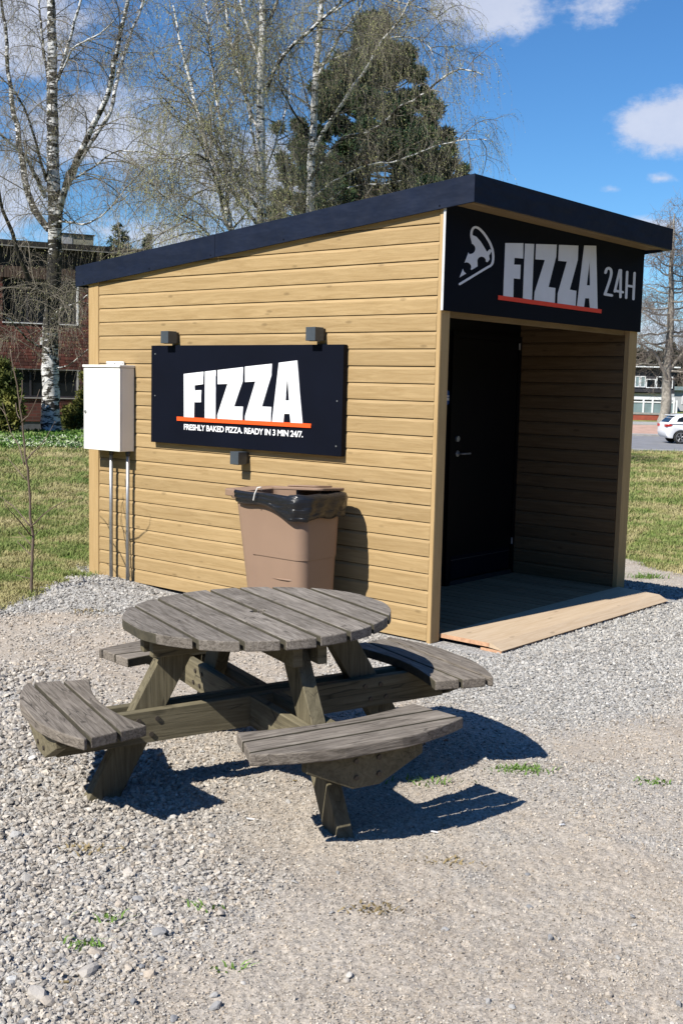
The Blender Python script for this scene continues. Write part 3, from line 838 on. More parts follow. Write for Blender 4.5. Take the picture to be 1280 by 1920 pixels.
# ------------------------------------------------------------------ signs
def flat_obj(name, polys, mat, parent, fn, t0, t1, holes=()):
    """polygons (list of outlines, each with its holes) pressed to thin solids on a plane"""
    cu = bpy.data.curves.new(name, 'CURVE'); cu.dimensions = '2D'; cu.fill_mode = 'BOTH'; cu.extrude = (t1 - t0) / 2
    for pl in polys:
        sp = cu.splines.new('POLY'); sp.points.add(len(pl) - 1); sp.use_cyclic_u = True
        for p, c in zip(sp.points, pl): p.co = (c[0], c[1], 0, 1)
    tmp = bpy.data.objects.new('t', cu); COL.objects.link(tmp)
    me = bpy.data.meshes.new_from_object(tmp); bpy.data.objects.remove(tmp); bpy.data.curves.remove(cu)
    me.name = name; n = len(me.vertices); co = np.zeros(n * 3, np.float32); me.vertices.foreach_get('co', co); co = co.reshape(-1, 3)
    co[:, 2] += (t0 + t1) / 2
    co = np.array([fn(*c) for c in co], np.float32); me.vertices.foreach_set('co', co.ravel()); me.update()
    me.materials.clear(); me.materials.append(mat)
    o = bpy.data.objects.new(name, me); return link(o, parent)


# wall sign: plane x = -0.05, a = -y (to the right), b = z
def wtr(pts, ox=270, oy=600, sc=3.282):
    out = []
    for px, py in pts:
        p = on_x(ox + px / sc, oy + py / sc, -0.052); out.append((-p[1], p[2]))
    return out


WS = empty('wall_sign', (-0.03, 1.888, 1.66), 'black rectangular sign with big white letters on the long side wall above the bin', 'sign')
WSL = np.array([-0.03, 1.888, 1.66])
wfn = lambda a, b, h: (-0.05 - h - WSL[0], -a - WSL[1], b - WSL[2])
box('sign_board', MAT['navyflat'], WS, -0.020, 0.024, 0.820 - 1.888, 2.953 - 1.888, 1.256 - 1.66, 2.070 - 1.66, bevel=0.002)
L1 = {'F': [[(248, 332), (368, 318), (367, 395), (315, 402), (315, 434), (354, 431), (354, 506), (313, 506), (311, 602), (249, 598)]],
      'I': [[(378, 317), (444, 309), (443, 607), (377, 603)]],
      'Z': [[(456, 308), (611, 290), (611, 377), (556, 532), (610, 533), (609, 617), (454, 608), (454, 585), (517, 393), (456, 395)]],
      'Z2': [[(624, 287), (788, 269), (787, 340), (727, 532), (784, 535), (783, 628), (624, 618), (624, 592), (688, 378), (624, 382)]],
      'A': [[(832, 263), (943, 249), (978, 635), (904, 632), (899, 578), (865, 577), (860, 631), (790, 628)], [(885, 350), (895, 495), (872, 495)]]}
for k, v in L1.items():
    flat_obj('letter', [wtr(p) for p in v], MAT['letterw'], WS, wfn, 0.0015, 0.0075)
flat_obj('underline', [wtr([(206, 594), (1029, 638), (1029, 664), (206, 619)])], MAT['orange'], WS, wfn, 0.0015, 0.0095)


def text_obj(s, name, mat, parent, fn, width, height, a0, b0, t0, t1, bold=0.0, skew=0.0):
    cu = bpy.data.curves.new(name, 'FONT'); cu.body = s; cu.size = 1.0; cu.offset = bold; cu.extrude = 0.001; cu.space_character = 0.95
    tmp = bpy.data.objects.new('t', cu); COL.objects.link(tmp); bpy.context.view_layer.update()
    me = bpy.data.meshes.new_from_object(tmp); bpy.data.objects.remove(tmp)
    n = len(me.vertices); co = np.zeros(n * 3, np.float32); me.vertices.foreach_get('co', co); co = co.reshape(-1, 3)
    lo = co.min(0); hi = co.max(0)
    a = (co[:, 0] - lo[0]) / (hi[0] - lo[0]) * width + a0; b = (co[:, 1] - 0.0) / 0.73 * height + b0
    h = np.where(co[:, 2] > 0, t1, t0)
    co = np.array([fn(p, q, r) for p, q, r in zip(a, b, h)], np.float32); me.vertices.foreach_set('co', co.ravel()); me.update()
    me.materials.clear(); me.materials.append(mat); me.name = name
    return link(bpy.data.objects.new(name, me), parent)


tl, tr = wtr([(247, 677), (978, 718)])
text_obj('FRESHLY BAKED PIZZA. READY IN 3 MIN 24/7.', 'tagline', MAT['letterw'], WS, wfn, tr[0] - tl[0], 0.047, tl[0], (tl[1] + tr[1]) / 2, 0.0015, 0.004, bold=0.022)
for (yy, zz) in ((2.90, 1.65), (0.87, 1.66), (2.90, 2.0), (0.87, 1.33)):
    MB().tube([(-0.0205, yy - 1.888, zz - 1.66), (-0.0235, yy - 1.888, zz - 1.66)], 0.006, 8).build('screw', MAT['steel'], WS)

# sign board over the porch: plane y = -0.022, a = x, b = z
FS = empty('porch_sign', (1.47, -0.0, 2.65), 'navy board with pizza slice and grey letters fixed above the open porch', 'sign')
FSL = np.array([1.47, 0.0, 2.65])
box('sign_board', MAT['navyflat'], FS, -0.012 - 1.47, 2.962 - 1.47, -0.020, -0.0015, 2.297 - 2.65, 3.0 - 2.65)
box('edge_strip', MAT['alu'], FS, -0.0155 - 1.47, -0.0125 - 1.47, -0.021, -0.001, 2.297 - 2.65, 2.985 - 2.65)
ffn = lambda a, b, h: (a - FSL[0], -0.0205 - h - FSL[1], b - FSL[2])
def ftr(pts, ox=800, oy=300, sc=2.6667):
    return [(lambda p: (p[0], p[2]))(on_y(ox + px / sc, oy + py / sc, -0.022)) for px, py in pts]
L2 = {'F': [[(390, 415), (480, 416), (479, 493), (436, 489), (434, 523), (467, 524), (464, 595), (432, 592), (430, 687), (380, 682)]],
      'I': [[(488, 418), (534, 420), (523, 700), (478, 692)]],
      'Z': [[(544, 420), (647, 423), (644, 483), (606, 635), (640, 640), (637, 716), (534, 701), (537, 660), (588, 500), (541, 497)]],
      'Z2': [[(658, 424), (755, 428), (752, 500), (712, 648), (745, 654), (741, 731), (650, 718), (652, 668), (698, 508), (655, 504)]],
      'A': [[(784, 427), (844, 429), (851, 746), (813, 740), (809, 692), (789, 691), (783, 737), (748, 730)], [(811, 505), (813, 627), (797, 626)]]}
for k, v in L2.items():
    flat_obj('letter', [ftr(p) for p in v], MAT['letterg'], FS, ffn, 0.0012, 0.0035)
flat_obj('underline', [ftr([(354, 676), (871, 747), (869, 767), (354, 698)])], MAT['redstripe'], FS, ffn, 0.0015, 0.0050)


def stroke(pts, w):
    """outline of a round-ended stroke along a polyline"""
    pts = [np.array(p, float) for p in pts]; n = len(pts); lft = []; rgt = []
    for i, p in enumerate(pts):
        d = pts[min(i + 1, n - 1)] - pts[max(i - 1, 0)]; d = d / np.hypot(*d); nn = np.array([-d[1], d[0]])
        lft.append(p + nn * w / 2); rgt.append(p - nn * w / 2)
    def capd(p, d, s):
        a0 = math.atan2(d[1], d[0]); return [p + w / 2 * np.array([math.cos(a0 + s * t), math.sin(a0 + s * t)]) for t in np.linspace(math.pi / 2, -math.pi / 2, 7)[1:-1]]
    de = pts[-1] - pts[-2]; ds = pts[0] - pts[1]
    return lft + capd(pts[-1], de, 1) + rgt[::-1] + capd(pts[0], ds, 1)


def spl(pts, k=6):
    P = [np.array(p, float) for p in pts]; out = []
    for i in range(len(P) - 1):
        a = P[max(i - 1, 0)]; b = P[i]; c = P[i + 1]; d = P[min(i + 2, len(P) - 1)]
        for t in np.linspace(0, 1, k, endpoint=False):
            out.append(0.5 * ((2 * b) + (c - a) * t + (2 * a - 5 * b + 4 * c - d) * t * t + (3 * b - a - 3 * c + d) * t ** 3))
    out.append(P[-1]); return out


num = MB()
two = flat_obj('numeral', [ftr(stroke(spl([(891, 563), (897, 546), (908, 541), (918, 550), (919, 572), (911, 604), (899, 640), (888, 671)]), 13))], MAT['letterg'], FS, ffn, 0.0012, 0.0032)
flat_obj('numeral', [ftr(stroke([(888, 671), (922, 677)], 13))], MAT['letterg'], FS, ffn, 0.0012, 0.0034)
flat_obj('numeral', [ftr(stroke([(962, 551), (937, 657)], 12))], MAT['letterg'], FS, ffn, 0.0012, 0.0032)
flat_obj('numeral', [ftr(stroke([(937, 653), (977, 661)], 12))], MAT['letterg'], FS, ffn, 0.0012, 0.0034)
flat_obj('numeral', [ftr(stroke([(967, 551), (965, 685)], 12))], MAT['letterg'], FS, ffn, 0.0012, 0.0036)
for pts in ([(999, 560), (994, 689)], [(1036, 565), (1030, 695)], [(997, 628), (1033, 634)]):
    flat_obj('letter', [ftr(stroke(pts, 12))], MAT['letterg'], FS, ffn, 0.0012, 0.0032 + 0.0003 * (pts[0][1] > 600))
# the slice of pizza
itr = lambda pts: ftr(pts, 850, 410, 3.5556)
flat_obj('pizza_crust', [itr(stroke(spl([(124, 146), (117, 112), (121, 78), (138, 58), (165, 64), (198, 96), (232, 146), (254, 196), (262, 246), (259, 288), (246, 312), (208, 334), (40, 436)], 5), 15))], MAT['letterg'], FS, ffn, 0.0012, 0.0030)
def arc(cx, cy, r, a0, a1, n=8): return [(cx + r * math.cos(R(t)), cy + r * math.sin(R(t))) for t in np.linspace(a0, a1, n)]
body = [(117, 140), (120, 108), (150, 120), (180, 155), (205, 195), (220, 222), (240, 202), (252, 214), (243, 232), (234, 246), (238, 272), (224, 290), (213, 286)] \
    + arc(185, 282, 29, 5, -180, 10) + [(158, 318), (118, 342)] + arc(85, 322, 31, 30, -115, 8) + [(97, 224)] + arc(108, 200, 36, 100, -70, 9)
flat_obj('pizza_filling', [itr(body)], MAT['letterg'], FS, ffn, 0.0012, 0.0034)
flat_obj('pizza_tip', [itr([(38, 392), (60, 334), (66, 352), (82, 366)])], MAT['letterg'], FS, ffn, 0.0012, 0.0034)

# ------------------------------------------------------------------ small wall lamps
for (yy, zz, lab) in ((2.70, 2.135, 'small grey box lamp above the left end of the black wall sign'), (1.08, 2.145, 'small grey box lamp above the right end of the black wall sign'), (1.86, 1.185, 'small grey box lamp below the middle of the black wall sign')):
    t = empty('wall_lamp', (0.0, yy, zz), lab, 'lamp', 'box lamps around the wall sign')
    box('lamp_case', MAT['lamp'], t, -0.125, -0.03, -0.047, 0.047, -0.05, 0.05, bevel=0.002)
    box('mounting_plate', MAT['darksteel'], t, -0.0295, 0.0005, -0.04, 0.04, -0.043, 0.043)
    box('lens', MAT['glass_lens'], t, -0.105, -0.05, -0.03, 0.03, -0.0535, -0.0505)

# ------------------------------------------------------------------ electrical cabinet
cab = empty('electrical_cabinet', (0, 3.48, 0), 'cream steel electrical cabinet on the wall at the left end of the kiosk', 'cabinet')
cy = 3.48
box('cabinet_body', MAT['cabinet'], cab, -0.150, -0.006, 3.228 - cy, 3.728 - cy, 1.158, 1.880, bevel=0.004)
dr = box('cabinet_door', MAT['cabinet'], cab, -0.167, -0.1505, 3.226 - cy, 3.730 - cy, 1.158, 1.872, bevel=0.003)
box('top_cover', MAT['cabinet'], cab, -0.172, -0.004, 3.222 - cy, 3.742 - cy, 1.8805, 1.902, bevel=0.002)
br = MB(); br.box(-0.020, -0.008, 3.36 - cy, 3.60 - cy, 1.9022, 1.935); br.build('mounting_bracket', MAT['cabinet'], cab, bevel=0.001)
for yy in (3.375, 3.48, 3.585):
    MB().tube([(-0.0205, yy - cy, 1.918), (-0.0225, yy - cy, 1.918)], 0.006, 8).build('screw', MAT['darksteel'], cab)
MB().tube([(-0.1672, 3.70 - cy, 1.49), (-0.174, 3.70 - cy, 1.49)], 0.014, 14).build('lock', MAT['steel'], dr)
for (px, xx) in ((209, -0.06), (240, -0.06)):
    p = on_x(px, 960, xx)
    MB().tube([(xx, p[1] - cy, -0.05), (xx, p[1] - cy + 0.002, 0.6), (xx, p[1] - cy, 1.1575)], 0.0165, 12).build('conduit', MAT['steel'], cab, smooth=True)
    MB().tube([(xx, p[1] - cy, 1.12), (xx, p[1] - cy, 1.1578)], 0.022, 12).build('conduit_gland', MAT['darksteel'], cab, smooth=True)


# ------------------------------------------------------------------ wheeled bin
def superring(x0, x1, y0, y1, r, n=14):
    """rounded rectangle, points run round the outline"""
    out = []
    for cx_, cy_, a0 in ((x1 - r, y0 + r, -90), (x1 - r, y1 - r, 0), (x0 + r, y1 - r, 90), (x0 + r, y0 + r, 180)):
        for t in np.linspace(a0, a0 + 90, n): out.append((cx_ + r * math.cos(R(t)), cy_ + r * math.sin(R(t))))
    # subdivide the straights
    res = []
    for i, p in enumerate(out):
        q = out[(i + 1) % len(out)]; k = 14 if i % n == n - 1 else 1
        for j in range(k): res.append((p[0] + (q[0] - p[0]) * j / k, p[1] + (q[1] - p[1]) * j / k))
    return res


BX, BY = -0.385, 0.99
bin_ = empty('wheeled_bin', (BX, BY, 0), 'brown plastic rubbish bin lined with a black bag against the side wall', 'bin')
def bin_ring(z, off=0.0):
    t = z / 1.0
    x0 = -0.585 - 0.035 * t - BX; x1 = -0.215 + 0.050 * t - BX; y0 = 0.688 - 0.005 * t - BY; y1 = 1.225 + 0.150 * t - BY
    return superring(x0 - off, x1 + off, y0 - off, y1 + off, 0.085 + off)
zs = [0.03, 0.05] + list(np.linspace(0.09, 0.50, 5)) + [0.535, 0.546, 0.552, 0.562] + list(np.linspace(0.62, 0.90, 4)) + [0.91, 0.95]
ref = bin_ring(0.55); rings = []
def side_k(i):
    a, b = ref[i]; return max(0.0, min(1.0, (0.17 - b) / 0.03))
for z in zs:
    rg = bin_ring(z, 0.0); rin = bin_ring(z, -0.013)
    rings.append([((p[0] + (q_[0] - p[0]) * side_k(i), p[1] + (q_[1] - p[1]) * side_k(i), z) if 0.06 < z < 0.548 else (p[0], p[1], z)) for i, (p, q_) in enumerate(zip(rg, rin))])
inner = [[(a, b, z) for a, b in bin_ring(z, -0.006)] for z in (0.99, 0.5, 0.08)]
top = [[(a, b, z) for a, b in bin_ring(z, o_)] for z, o_ in ((0.940, 0.012), (0.944, 0.036), (0.960, 0.044), (0.992, 0.046), (1.006, 0.036), (1.010, 0.012), (1.0, -0.008))]
allr = rings + top + inner; n = len(allr[0]); vs = [p for rg in allr for p in rg]
fs = [(i * n + j, i * n + (j + 1) % n, (i + 1) * n + (j + 1) % n, (i + 1) * n + j) for i in range(len(allr) - 1) for j in range(n)] + [tuple(range(n))[::-1], tuple(range((len(allr) - 1) * n, len(allr) * n))]
ob = MB().poly(vs, fs).build('bin_body', MAT['bin'], bin_, smooth=True)
for p in ob.data.polygons: p.use_smooth = True
try: ob.data.set_sharp_from_angle(angle=R(40))
except Exception: pass
# lip that sticks out at the left, folded lid half over the far side
lp = MB(); lp.prism(superring(-0.275, 0.10, 0.24, 0.45, 0.07, 6), 0.962, 1.0085); lp.build('handle_lip', MAT['bin'], bin_, bevel=0.004)
lid = MB(); T = Matrix.Translation((0.10, -0.10, 1.018)) @ Matrix.Rotation(R(-3), 4, 'X') @ Matrix.Rotation(R(3), 4, 'Y')
pr = superring(-0.17, 0.14, -0.22, 0.26, 0.06, 6)
lid.prism(pr, 0.0, 0.022, lambda a, b, h: tuple(T @ Vector((a, b, h)))); lid.build('lid', MAT['bin'], bin_, bevel=0.005)
lid2 = MB(); T2 = T @ Matrix.Translation((0.0, 0.02, 0.024)); lid2.prism(superring(-0.10, 0.10, -0.15, 0.15, 0.04, 6), 0.0, 0.010, lambda a, b, h: tuple(T2 @ Vector((a, b, h)))); lid2.build('lid_rib', MAT['bin'], bin_, bevel=0.004)
# slots and ribs seen on the lit side
for (px, py, hh) in ((489, 945, 0.028), (453, 938, 0.02)):
    p = on_x(px, py, -0.625); box('slot', MAT['plastic'], bin_, p[0] - BX - 0.004 + 0.018, p[0] - BX + 0.02, p[1] - BY - 0.005, p[1] - BY + 0.005, p[2] - hh * 1.6, p[2])
MB().tube([(-0.208, -0.02, 0.40), (-0.211, -0.09, 0.402), (-0.212, -0.17, 0.405), (-0.200, -0.235, 0.407)], [0.002, 0.006, 0.007, 0.002], 6).build('moulded_rib', MAT['bin'], bin_, smooth=True)
for sx in (-0.16, 0.12):
    MB().tube([(sx, 0.215, 0.10), (sx + 0.035, 0.215, 0.10)], 0.10, 20).build('wheel', MAT['tyre'], bin_)

# bag: film folded over the rim, with creases, a hanging corner and a tie
def bag():
    rg0 = bin_ring(1.0, 0.0); n = len(rg0); cols = []
    per = np.arange(n) / n
    rows = 15
    V = []
    for i, (a, b) in enumerate(rg0):
        yw = b + BY; xl = a
        lit = a < -0.18; shade = b < -0.22
        # length of the overhang round the rim
        if shade and not lit: Lh = 0.152 + 0.005 * math.sin(i * 0.5)
        elif lit:
            t = (1.33 - yw) / 0.64
            Lh = 0.068 + 0.030 * t + 0.065 * sstep(0.45, 0.98, t) + 0.006 * math.sin(t * 9)
        elif b > 0.25: Lh = 0.05
        else: Lh = 0.13
        Lh = float(Lh)
        # outward unit
        L_ = math.hypot(a, b); q0 = bin_ring(1.0, 0.05)[i]; nx, ny = (q0[0] - a) / 0.05, (q0[1] - b) / 0.05
        nl = math.hypot(nx, ny) or 1; nx, ny = nx / nl, ny / nl
        for j in range(rows):
            if j < 3: off = -0.02 + 0.0 * j; z = 0.90 + 0.045 * j; off = -0.012
            elif j < 6: off = (-0.004, 0.024, 0.048)[j - 3]; z = (1.004, 1.008, 1.002)[j - 3]
            else:
                u = (j - 5) / (rows - 6); z = 0.996 - Lh * u
                off = 0.052 - 0.024 * u * u
                c = 0.0045 * math.sin(i * 0.9 + 3 * u) + 0.004 * math.sin(i * 0.33 - 7 * u + 1) + 0.005 * math.sin(j * 1.9 + i * 0.22)
                off += c * min(1, u * 3) + 0.006
            V.append((a + nx * off, b + ny * off, z + (0.010 if j < 6 else 0.010 * (1 - u)) + (0.003 * math.sin(i * 0.6) if j > 3 else 0)))
    # leave the left back part of the rim free (the lip shows there)
    F = []
    for i in range(n):
        k = (i + 1) % n; a, b = rg0[i]
        for j in range(rows - 1):
            lit = a < -0.18
            if lit and b > 0.20 and j < 5: continue
            if lit and j < 5 and b > -0.20: continue
            if b > 0.30: continue
            if a > 0.1 and b > -0.1: continue
            F.append((i * rows + j, i * rows + j + 1, k * rows + j + 1, k * rows + j))
    me = bpy.data.meshes.new('bag_film'); me.from_pydata(V, [], F); me.materials.append(MAT['bag']); me.polygons.foreach_set('use_smooth', [True] * len(F)); me.update()
    return me
bagt = empty('rubbish_bag', (BX, BY, 0), 'black rubbish bag folded over the rim of the brown bin', 'bag')
bo = link(bpy.data.objects.new('bag_film', bag()), bagt)
so = bo.modifiers.new('thick', 'SOLIDIFY'); so.thickness = 0.0015
# pointed corner of loose film
p1 = on_x(497, 934, -0.655); p2 = on_x(553, 946, -0.66); p3 = on_x(541, 961, -0.655); p4 = on_x(520, 952, -0.67)
loc = lambda p: (p[0] - BX, p[1] - BY, p[2])
mb = MB(); mb.poly([loc(p1), loc(p2), loc(p3), loc(p4), loc(on_x(560, 930, -0.645))], [(0, 3, 4), (3, 1, 4), (3, 2, 1)]); fl = mb.build('loose_corner', MAT['bag'], bagt)
so = fl.modifiers.new('thick', 'SOLIDIFY'); so.thickness = 0.0015
k1 = on_x(483, 914, -0.69); k2 = on_x(475, 938, -0.69)
mb = MB(); mb.tube([loc(k1), loc((k1 + k2) / 2 + np.array([-0.004, 0.004, 0])), loc(k2)], 0.0042, 6); mb.tube([loc(k1), loc(k1 + np.array([0.01, -0.02, 0.004])), loc(k1 + np.array([0.03, -0.01, -0.02]))], 0.003, 6)
mb.build('cable_tie', MAT['cabinet'], bagt)
# slope of the film from the lit side's corner down to the shaded side is the bag's own fold

# ------------------------------------------------------------------ round picnic table
TH = R(-21.2)
tbl = empty('picnic_table', (-2.697, -0.986, 0.0), 'round weathered picnic table with four curved attached seats on the gravel', 'table')
tx, ty = 0.021, -0.021
nz = Vector((-tx, -ty, 1)).normalized(); ex = Vector((math.cos(TH), math.sin(TH), 0)); ex = (ex - nz * ex.dot(nz)).normalized(); ey = nz.cross(ex)
tbl.matrix_world = Matrix([[ex.x, ey.x, nz.x, -2.697], [ex.y, ey.y, nz.y, -0.986], [ex.z, ey.z, nz.z, 0.0], [0, 0, 0, 1]])
TR = 0.606; NP = 8; pitch = 2 * TR / NP; gap = 0.018


def plank_outline(v0, v1, fn_hi, fn_lo, k=24):
    """strip between v0 and v1 (across), ends given by functions of v"""
    vv = np.linspace(v0, v1, k)
    return [(v, fn_lo(v)) for v in vv] + [(v, fn_hi(v)) for v in vv[::-1]]


moss_later = []
for i in range(NP):
    a = -TR + i * pitch + gap / 2; b = a + pitch - gap
    jit = RNG.normal(0, 0.003)
    f = lambda v: math.sqrt(max(TR * TR - v * v, 0.0004)) + jit
    pts = plank_outline(a, b, f, lambda v: -f(v))
    if i in (3, 4):
        s = 1 if i == 3 else -1; edge = b if i == 3 else a; hr = 0.026
        notch = [(edge - s * hr * math.cos(t), hr * math.sin(t)) for t in np.linspace(-math.pi / 2, math.pi / 2, 9)]
        if i == 3:   # right edge, going up from lo to hi side
            pts = pts[:24] + notch + pts[24:]
        else:        # left edge, walking down from hi to lo at the end of the list
            pts = pts + notch[::-1]
    cxm = (a + b) / 2
    mb = MB().prism([(p - cxm, q) for p, q in pts], -0.044, 0.0)
    o = mb.build('tabletop_plank', MAT['tabletop'], tbl, bevel=0.008, seg=2); o.location = (cxm, 0, 0.750 + RNG.normal(0, 0.0012)); moss_later.append(o)
def mossy(o):
    me = o.data; me.materials.append(MAT['mossyedge'])
    for p in me.polygons:
        if abs(p.normal.x) > 0.93: p.material_index = 1
# battens and legs: frames A (along local x) and B (along local y)
def rotk(k): return Matrix.Rotation(k * math.pi / 2, 4, 'Z')
for s in (-1, 1):
    box('top_batten', MAT['frame'], tbl, -0.53, 0.53, -0.022 + s * 0.062, 0.022 + s * 0.062, 0.612, 0.7055, bevel=0.003)
for k in range(4):
    # leg: leaning outwards, 145 wide, 60 thick
    def lp_(u, z, v): return tuple(rotk(k) @ Vector((u, v, z)))
    ut, uf = 0.345, 0.785; wd = 0.075; t = 0.033
    zt, zf = 0.7035, -0.055
    vs = []
    for v in (-t, t): vs += [lp_(ut - wd, zt, v), lp_(ut + wd, zt, v), lp_(uf + wd, zf, v), lp_(uf - wd, zf, v)]
    MB().poly(vs, [(0, 1, 2, 3), (7, 6, 5, 4), (0, 4, 5, 1), (1, 5, 6, 2), (2, 6, 7, 3), (3, 7, 4, 0)]).build('leg', MAT['framez'], tbl, bevel=0.004)
    if k in (1, 3):
        MB().box(0.13, 0.53, -0.022 + 0.057, 0.022 + 0.057, 0.612, 0.7050, T=rotk(k)).build('top_batten', MAT['frame'], tbl, bevel=0.003)
        MB().box(0.13, 0.53, -0.022 - 0.057, 0.022 - 0.057, 0.612, 0.7050, T=rotk(k)).build('top_batten', MAT['frame'], tbl, bevel=0.003)
for o in moss_later: mossy(o)
# long seat beams in pairs, tapered at both ends
def beam(u0, u1, v, taper0, taper1, zt=0.383, zb=0.243, name='seat_beam', mat=MAT['frame'], k=0):
    pf = [(u0, zt), (u0, zt - 0.055 if taper0 else zb), (u0 + (0.13 if taper0 else 0), zb), (u1 - (0.13 if taper1 else 0), zb), (u1, zt - 0.055 if taper1 else zb), (u1, zt)]
    vs = [(u, vv, z) for vv in (v - 0.022, v + 0.022) for (u, z) in pf]; n = 6
    o = MB().poly(vs, [tuple(range(n)), tuple(range(n, 2 * n))[::-1]] + [(i, n + i, n + (i + 1) % n, (i + 1) % n) for i in range(n)]).build(name, mat, tbl, bevel=0.003)
    o.matrix_local = rotk(k); return o
for s in (-1, 1):
    beam(-0.953, 0.953, s * 0.0565, False, False)
    for k in (1, 3): beam(0.0802, 0.953, s * 0.0565, False, False, k=k)
for k in range(4):
    pf = [(-0.255, 0.3835), (-0.255, 0.335), (-0.06, 0.243), (0.06, 0.243), (0.255, 0.335), (0.255, 0.3835)]
    o = MB().prism(pf, 0.9535, 0.998, lambda a, b, h: (h, a, b)).build('seat_bearer', MAT['frame'], tbl, bevel=0.003); o.matrix_local = rotk(k)
    for (v, z) in ((-0.045, 0.350), (0.055, 0.350), (-0.045, 0.285), (0.055, 0.285)):
        MB().tube([rotk(k) @ Vector((0.998, v, z)), rotk(k) @ Vector((1.004, v, z))], 0.010, 10).build('bolt', MAT['bolt'], tbl)
for k in range(4):
    for s in (-1, 1):
        for (u, z) in ((0.515, 0.345), (0.60, 0.345), (0.545, 0.280), (0.63, 0.280)):
            a = rotk(k) @ Vector((u, s * 0.0787, z)); b = rotk(k) @ Vector((u, s * 0.085, z))
            MB().tube([a, b], 0.011, 10).build('bolt', MAT['bolt'], tbl)
# seats: three planks each, cut to a ring with flared ends
def seat(k):
    ui, hi, ue, he = 0.672, 0.405, 0.945, 0.468; ro = math.hypot(ue, he) - 0.0; 
    rows = [(0.672, 0.787), (0.801, 0.914), (0.928, 1.046)]
    st = empty('seat', (0, 0, 0)); st.parent = tbl
    end = lambda u: hi + (he - hi) * (u - ui) / (ue - ui)
    for idx, (a, b) in enumerate(rows):
        # outline in (u along, v) ; plank runs along v
        if idx == 0:
            vv = np.linspace(-end(a), end(a), 26); inn = [(0.738 - (0.738 - a) * (abs(v) / end(a)) ** 1.8, v) for v in vv]
            out = [(b, end(b)), (b, -end(b))]
        elif idx == 1:
            inn = [(a, v) for v in np.linspace(-end(a), end(a), 3)]; out = [(b, end(b)), (b, -end(b))]
        else:
            inn = [(a, v) for v in np.linspace(-end(a), end(a), 3)]
            vm = he + 0.005; vv = np.linspace(vm, -vm, 28); out = []
            for v in vv:
                u = math.sqrt(max(ro * ro - v * v, 0)); out.append((min(b, u), v))
            out = [(u, v) for u, v in out if u > a + 0.004]
        um = (a + b) / 2
        # local x = u, local y = v so that the grain runs along y
        T = rotk(k)
        mb = MB().prism([(u - um, v) for u, v in inn + out], -0.045, 0.0)
        o = mb.build('seat_plank', MAT['seat'], st, bevel=0.005, seg=2)
        if idx < 2 or True: mossy(o) if idx != 2 else None
        o.matrix_local = rotk(k) @ Matrix.Translation((um + (0.012 if k == 0 else 0), RNG.normal(0, 0.004) + (-0.022 if k == 0 else 0.012 if k == 3 else 0), 0.430 + RNG.normal(0, 0.0015)))
        for v in (-0.055, 0.062):
            q = Vector((um + RNG.uniform(-0.012, 0.012), v + RNG.normal(0, 0.006), 0)); T3 = o.matrix_local
            sc = MB().tube([T3 @ (q + Vector((0, 0, -0.002))), T3 @ (q + Vector((0, 0, 0.0012)))], 0.0065, 8).build('screw', MAT['bolt'], st)
    return st
for k in range(4): seat(k)


# ------------------------------------------------------------------ vegetation tools
def nrm(a): return a / np.maximum(np.linalg.norm(a, axis=-1, keepdims=True), 1e-9)


def grow(start, direc, length, nseg, droop=0.0, wig=0.15, rng=RNG):
    """curved shoots: start (N,3), direc (N,3), length (N) -> points (N, nseg+1, 3)"""
    N = len(start); P = np.zeros((N, nseg + 1, 3)); P[:, 0] = start; d = nrm(direc.copy()); st = (length / nseg)[:, None]
    w = rng.normal(size=(N, 3))
    for i in range(nseg):
        w = 0.6 * w + 0.8 * rng.normal(size=(N, 3))
        d = d + wig * w * 0.5
        d[:, 2] -= droop * (i + 1) / nseg
        d = nrm(d); P[:, i + 1] = P[:, i] + d * st
    return P


def tubes(P, r0, r1, sides=3):
    """batch of tubes along P (N,k,3), radius from r0 (N) to r1 (N)"""
    N, k, _ = P.shape
    T = np.gradient(P, axis=1); T = nrm(T)
    ref = np.where(np.abs(T[:, :, 2:3]) > 0.9, np.array([[[1.0, 0, 0]]]), np.array([[[0, 0, 1.0]]]))
    A = nrm(np.cross(T, ref)); B = np.cross(T, A)
    t = np.linspace(0, 1, k)[None, :]; rad = r0[:, None] * (1 - t) + r1[:, None] * t
    ang = np.arange(sides) * 2 * math.pi / sides
    V = P[:, :, None, :] + rad[:, :, None, None] * (A[:, :, None, :] * np.cos(ang)[None, None, :, None] + B[:, :, None, :] * np.sin(ang)[None, None, :, None])
    V = V.reshape(-1, 3)
    base = (np.arange(N) * k * sides)[:, None, None]; i = (np.arange(k - 1) * sides)[None, :, None]; j = np.arange(sides)[None, None, :]; jn = (j + 1) % sides
    F = np.stack(np.broadcast_arrays(base + i + j, base + i + jn, base + i + sides + jn, base + i + sides + j), -1).reshape(-1, 4)
    return V, F


def merge(parts):
    Vs, Fs, o = [], [], 0
    for V, F in parts: Vs.append(V); Fs.append(F + o); o += len(V)
    return np.concatenate(Vs), np.concatenate(Fs)


def smooth_line(pts, step=0.25, wob=0.03, seed=0):
    P = np.array(spl([tuple(p) for p in pts], 10)) if len(pts) > 2 else np.linspace(pts[0], pts[-1], 12)
    d = np.r_[0, np.cumsum(np.linalg.norm(np.diff(P, axis=0), axis=1))]; n = max(4, int(d[-1] / step)); t = np.linspace(0, d[-1], n)
    Q = np.stack([np.interp(t, d, P[:, i]) for i in range(3)], -1); rng = np.random.default_rng(seed)
    nz_ = np.cumsum(rng.normal(size=Q.shape), 0); nz_ -= np.linspace(0, 1, n)[:, None] * nz_[-1]; Q[1:-1] += nz_[1:-1] * wob * 0.35
    return Q


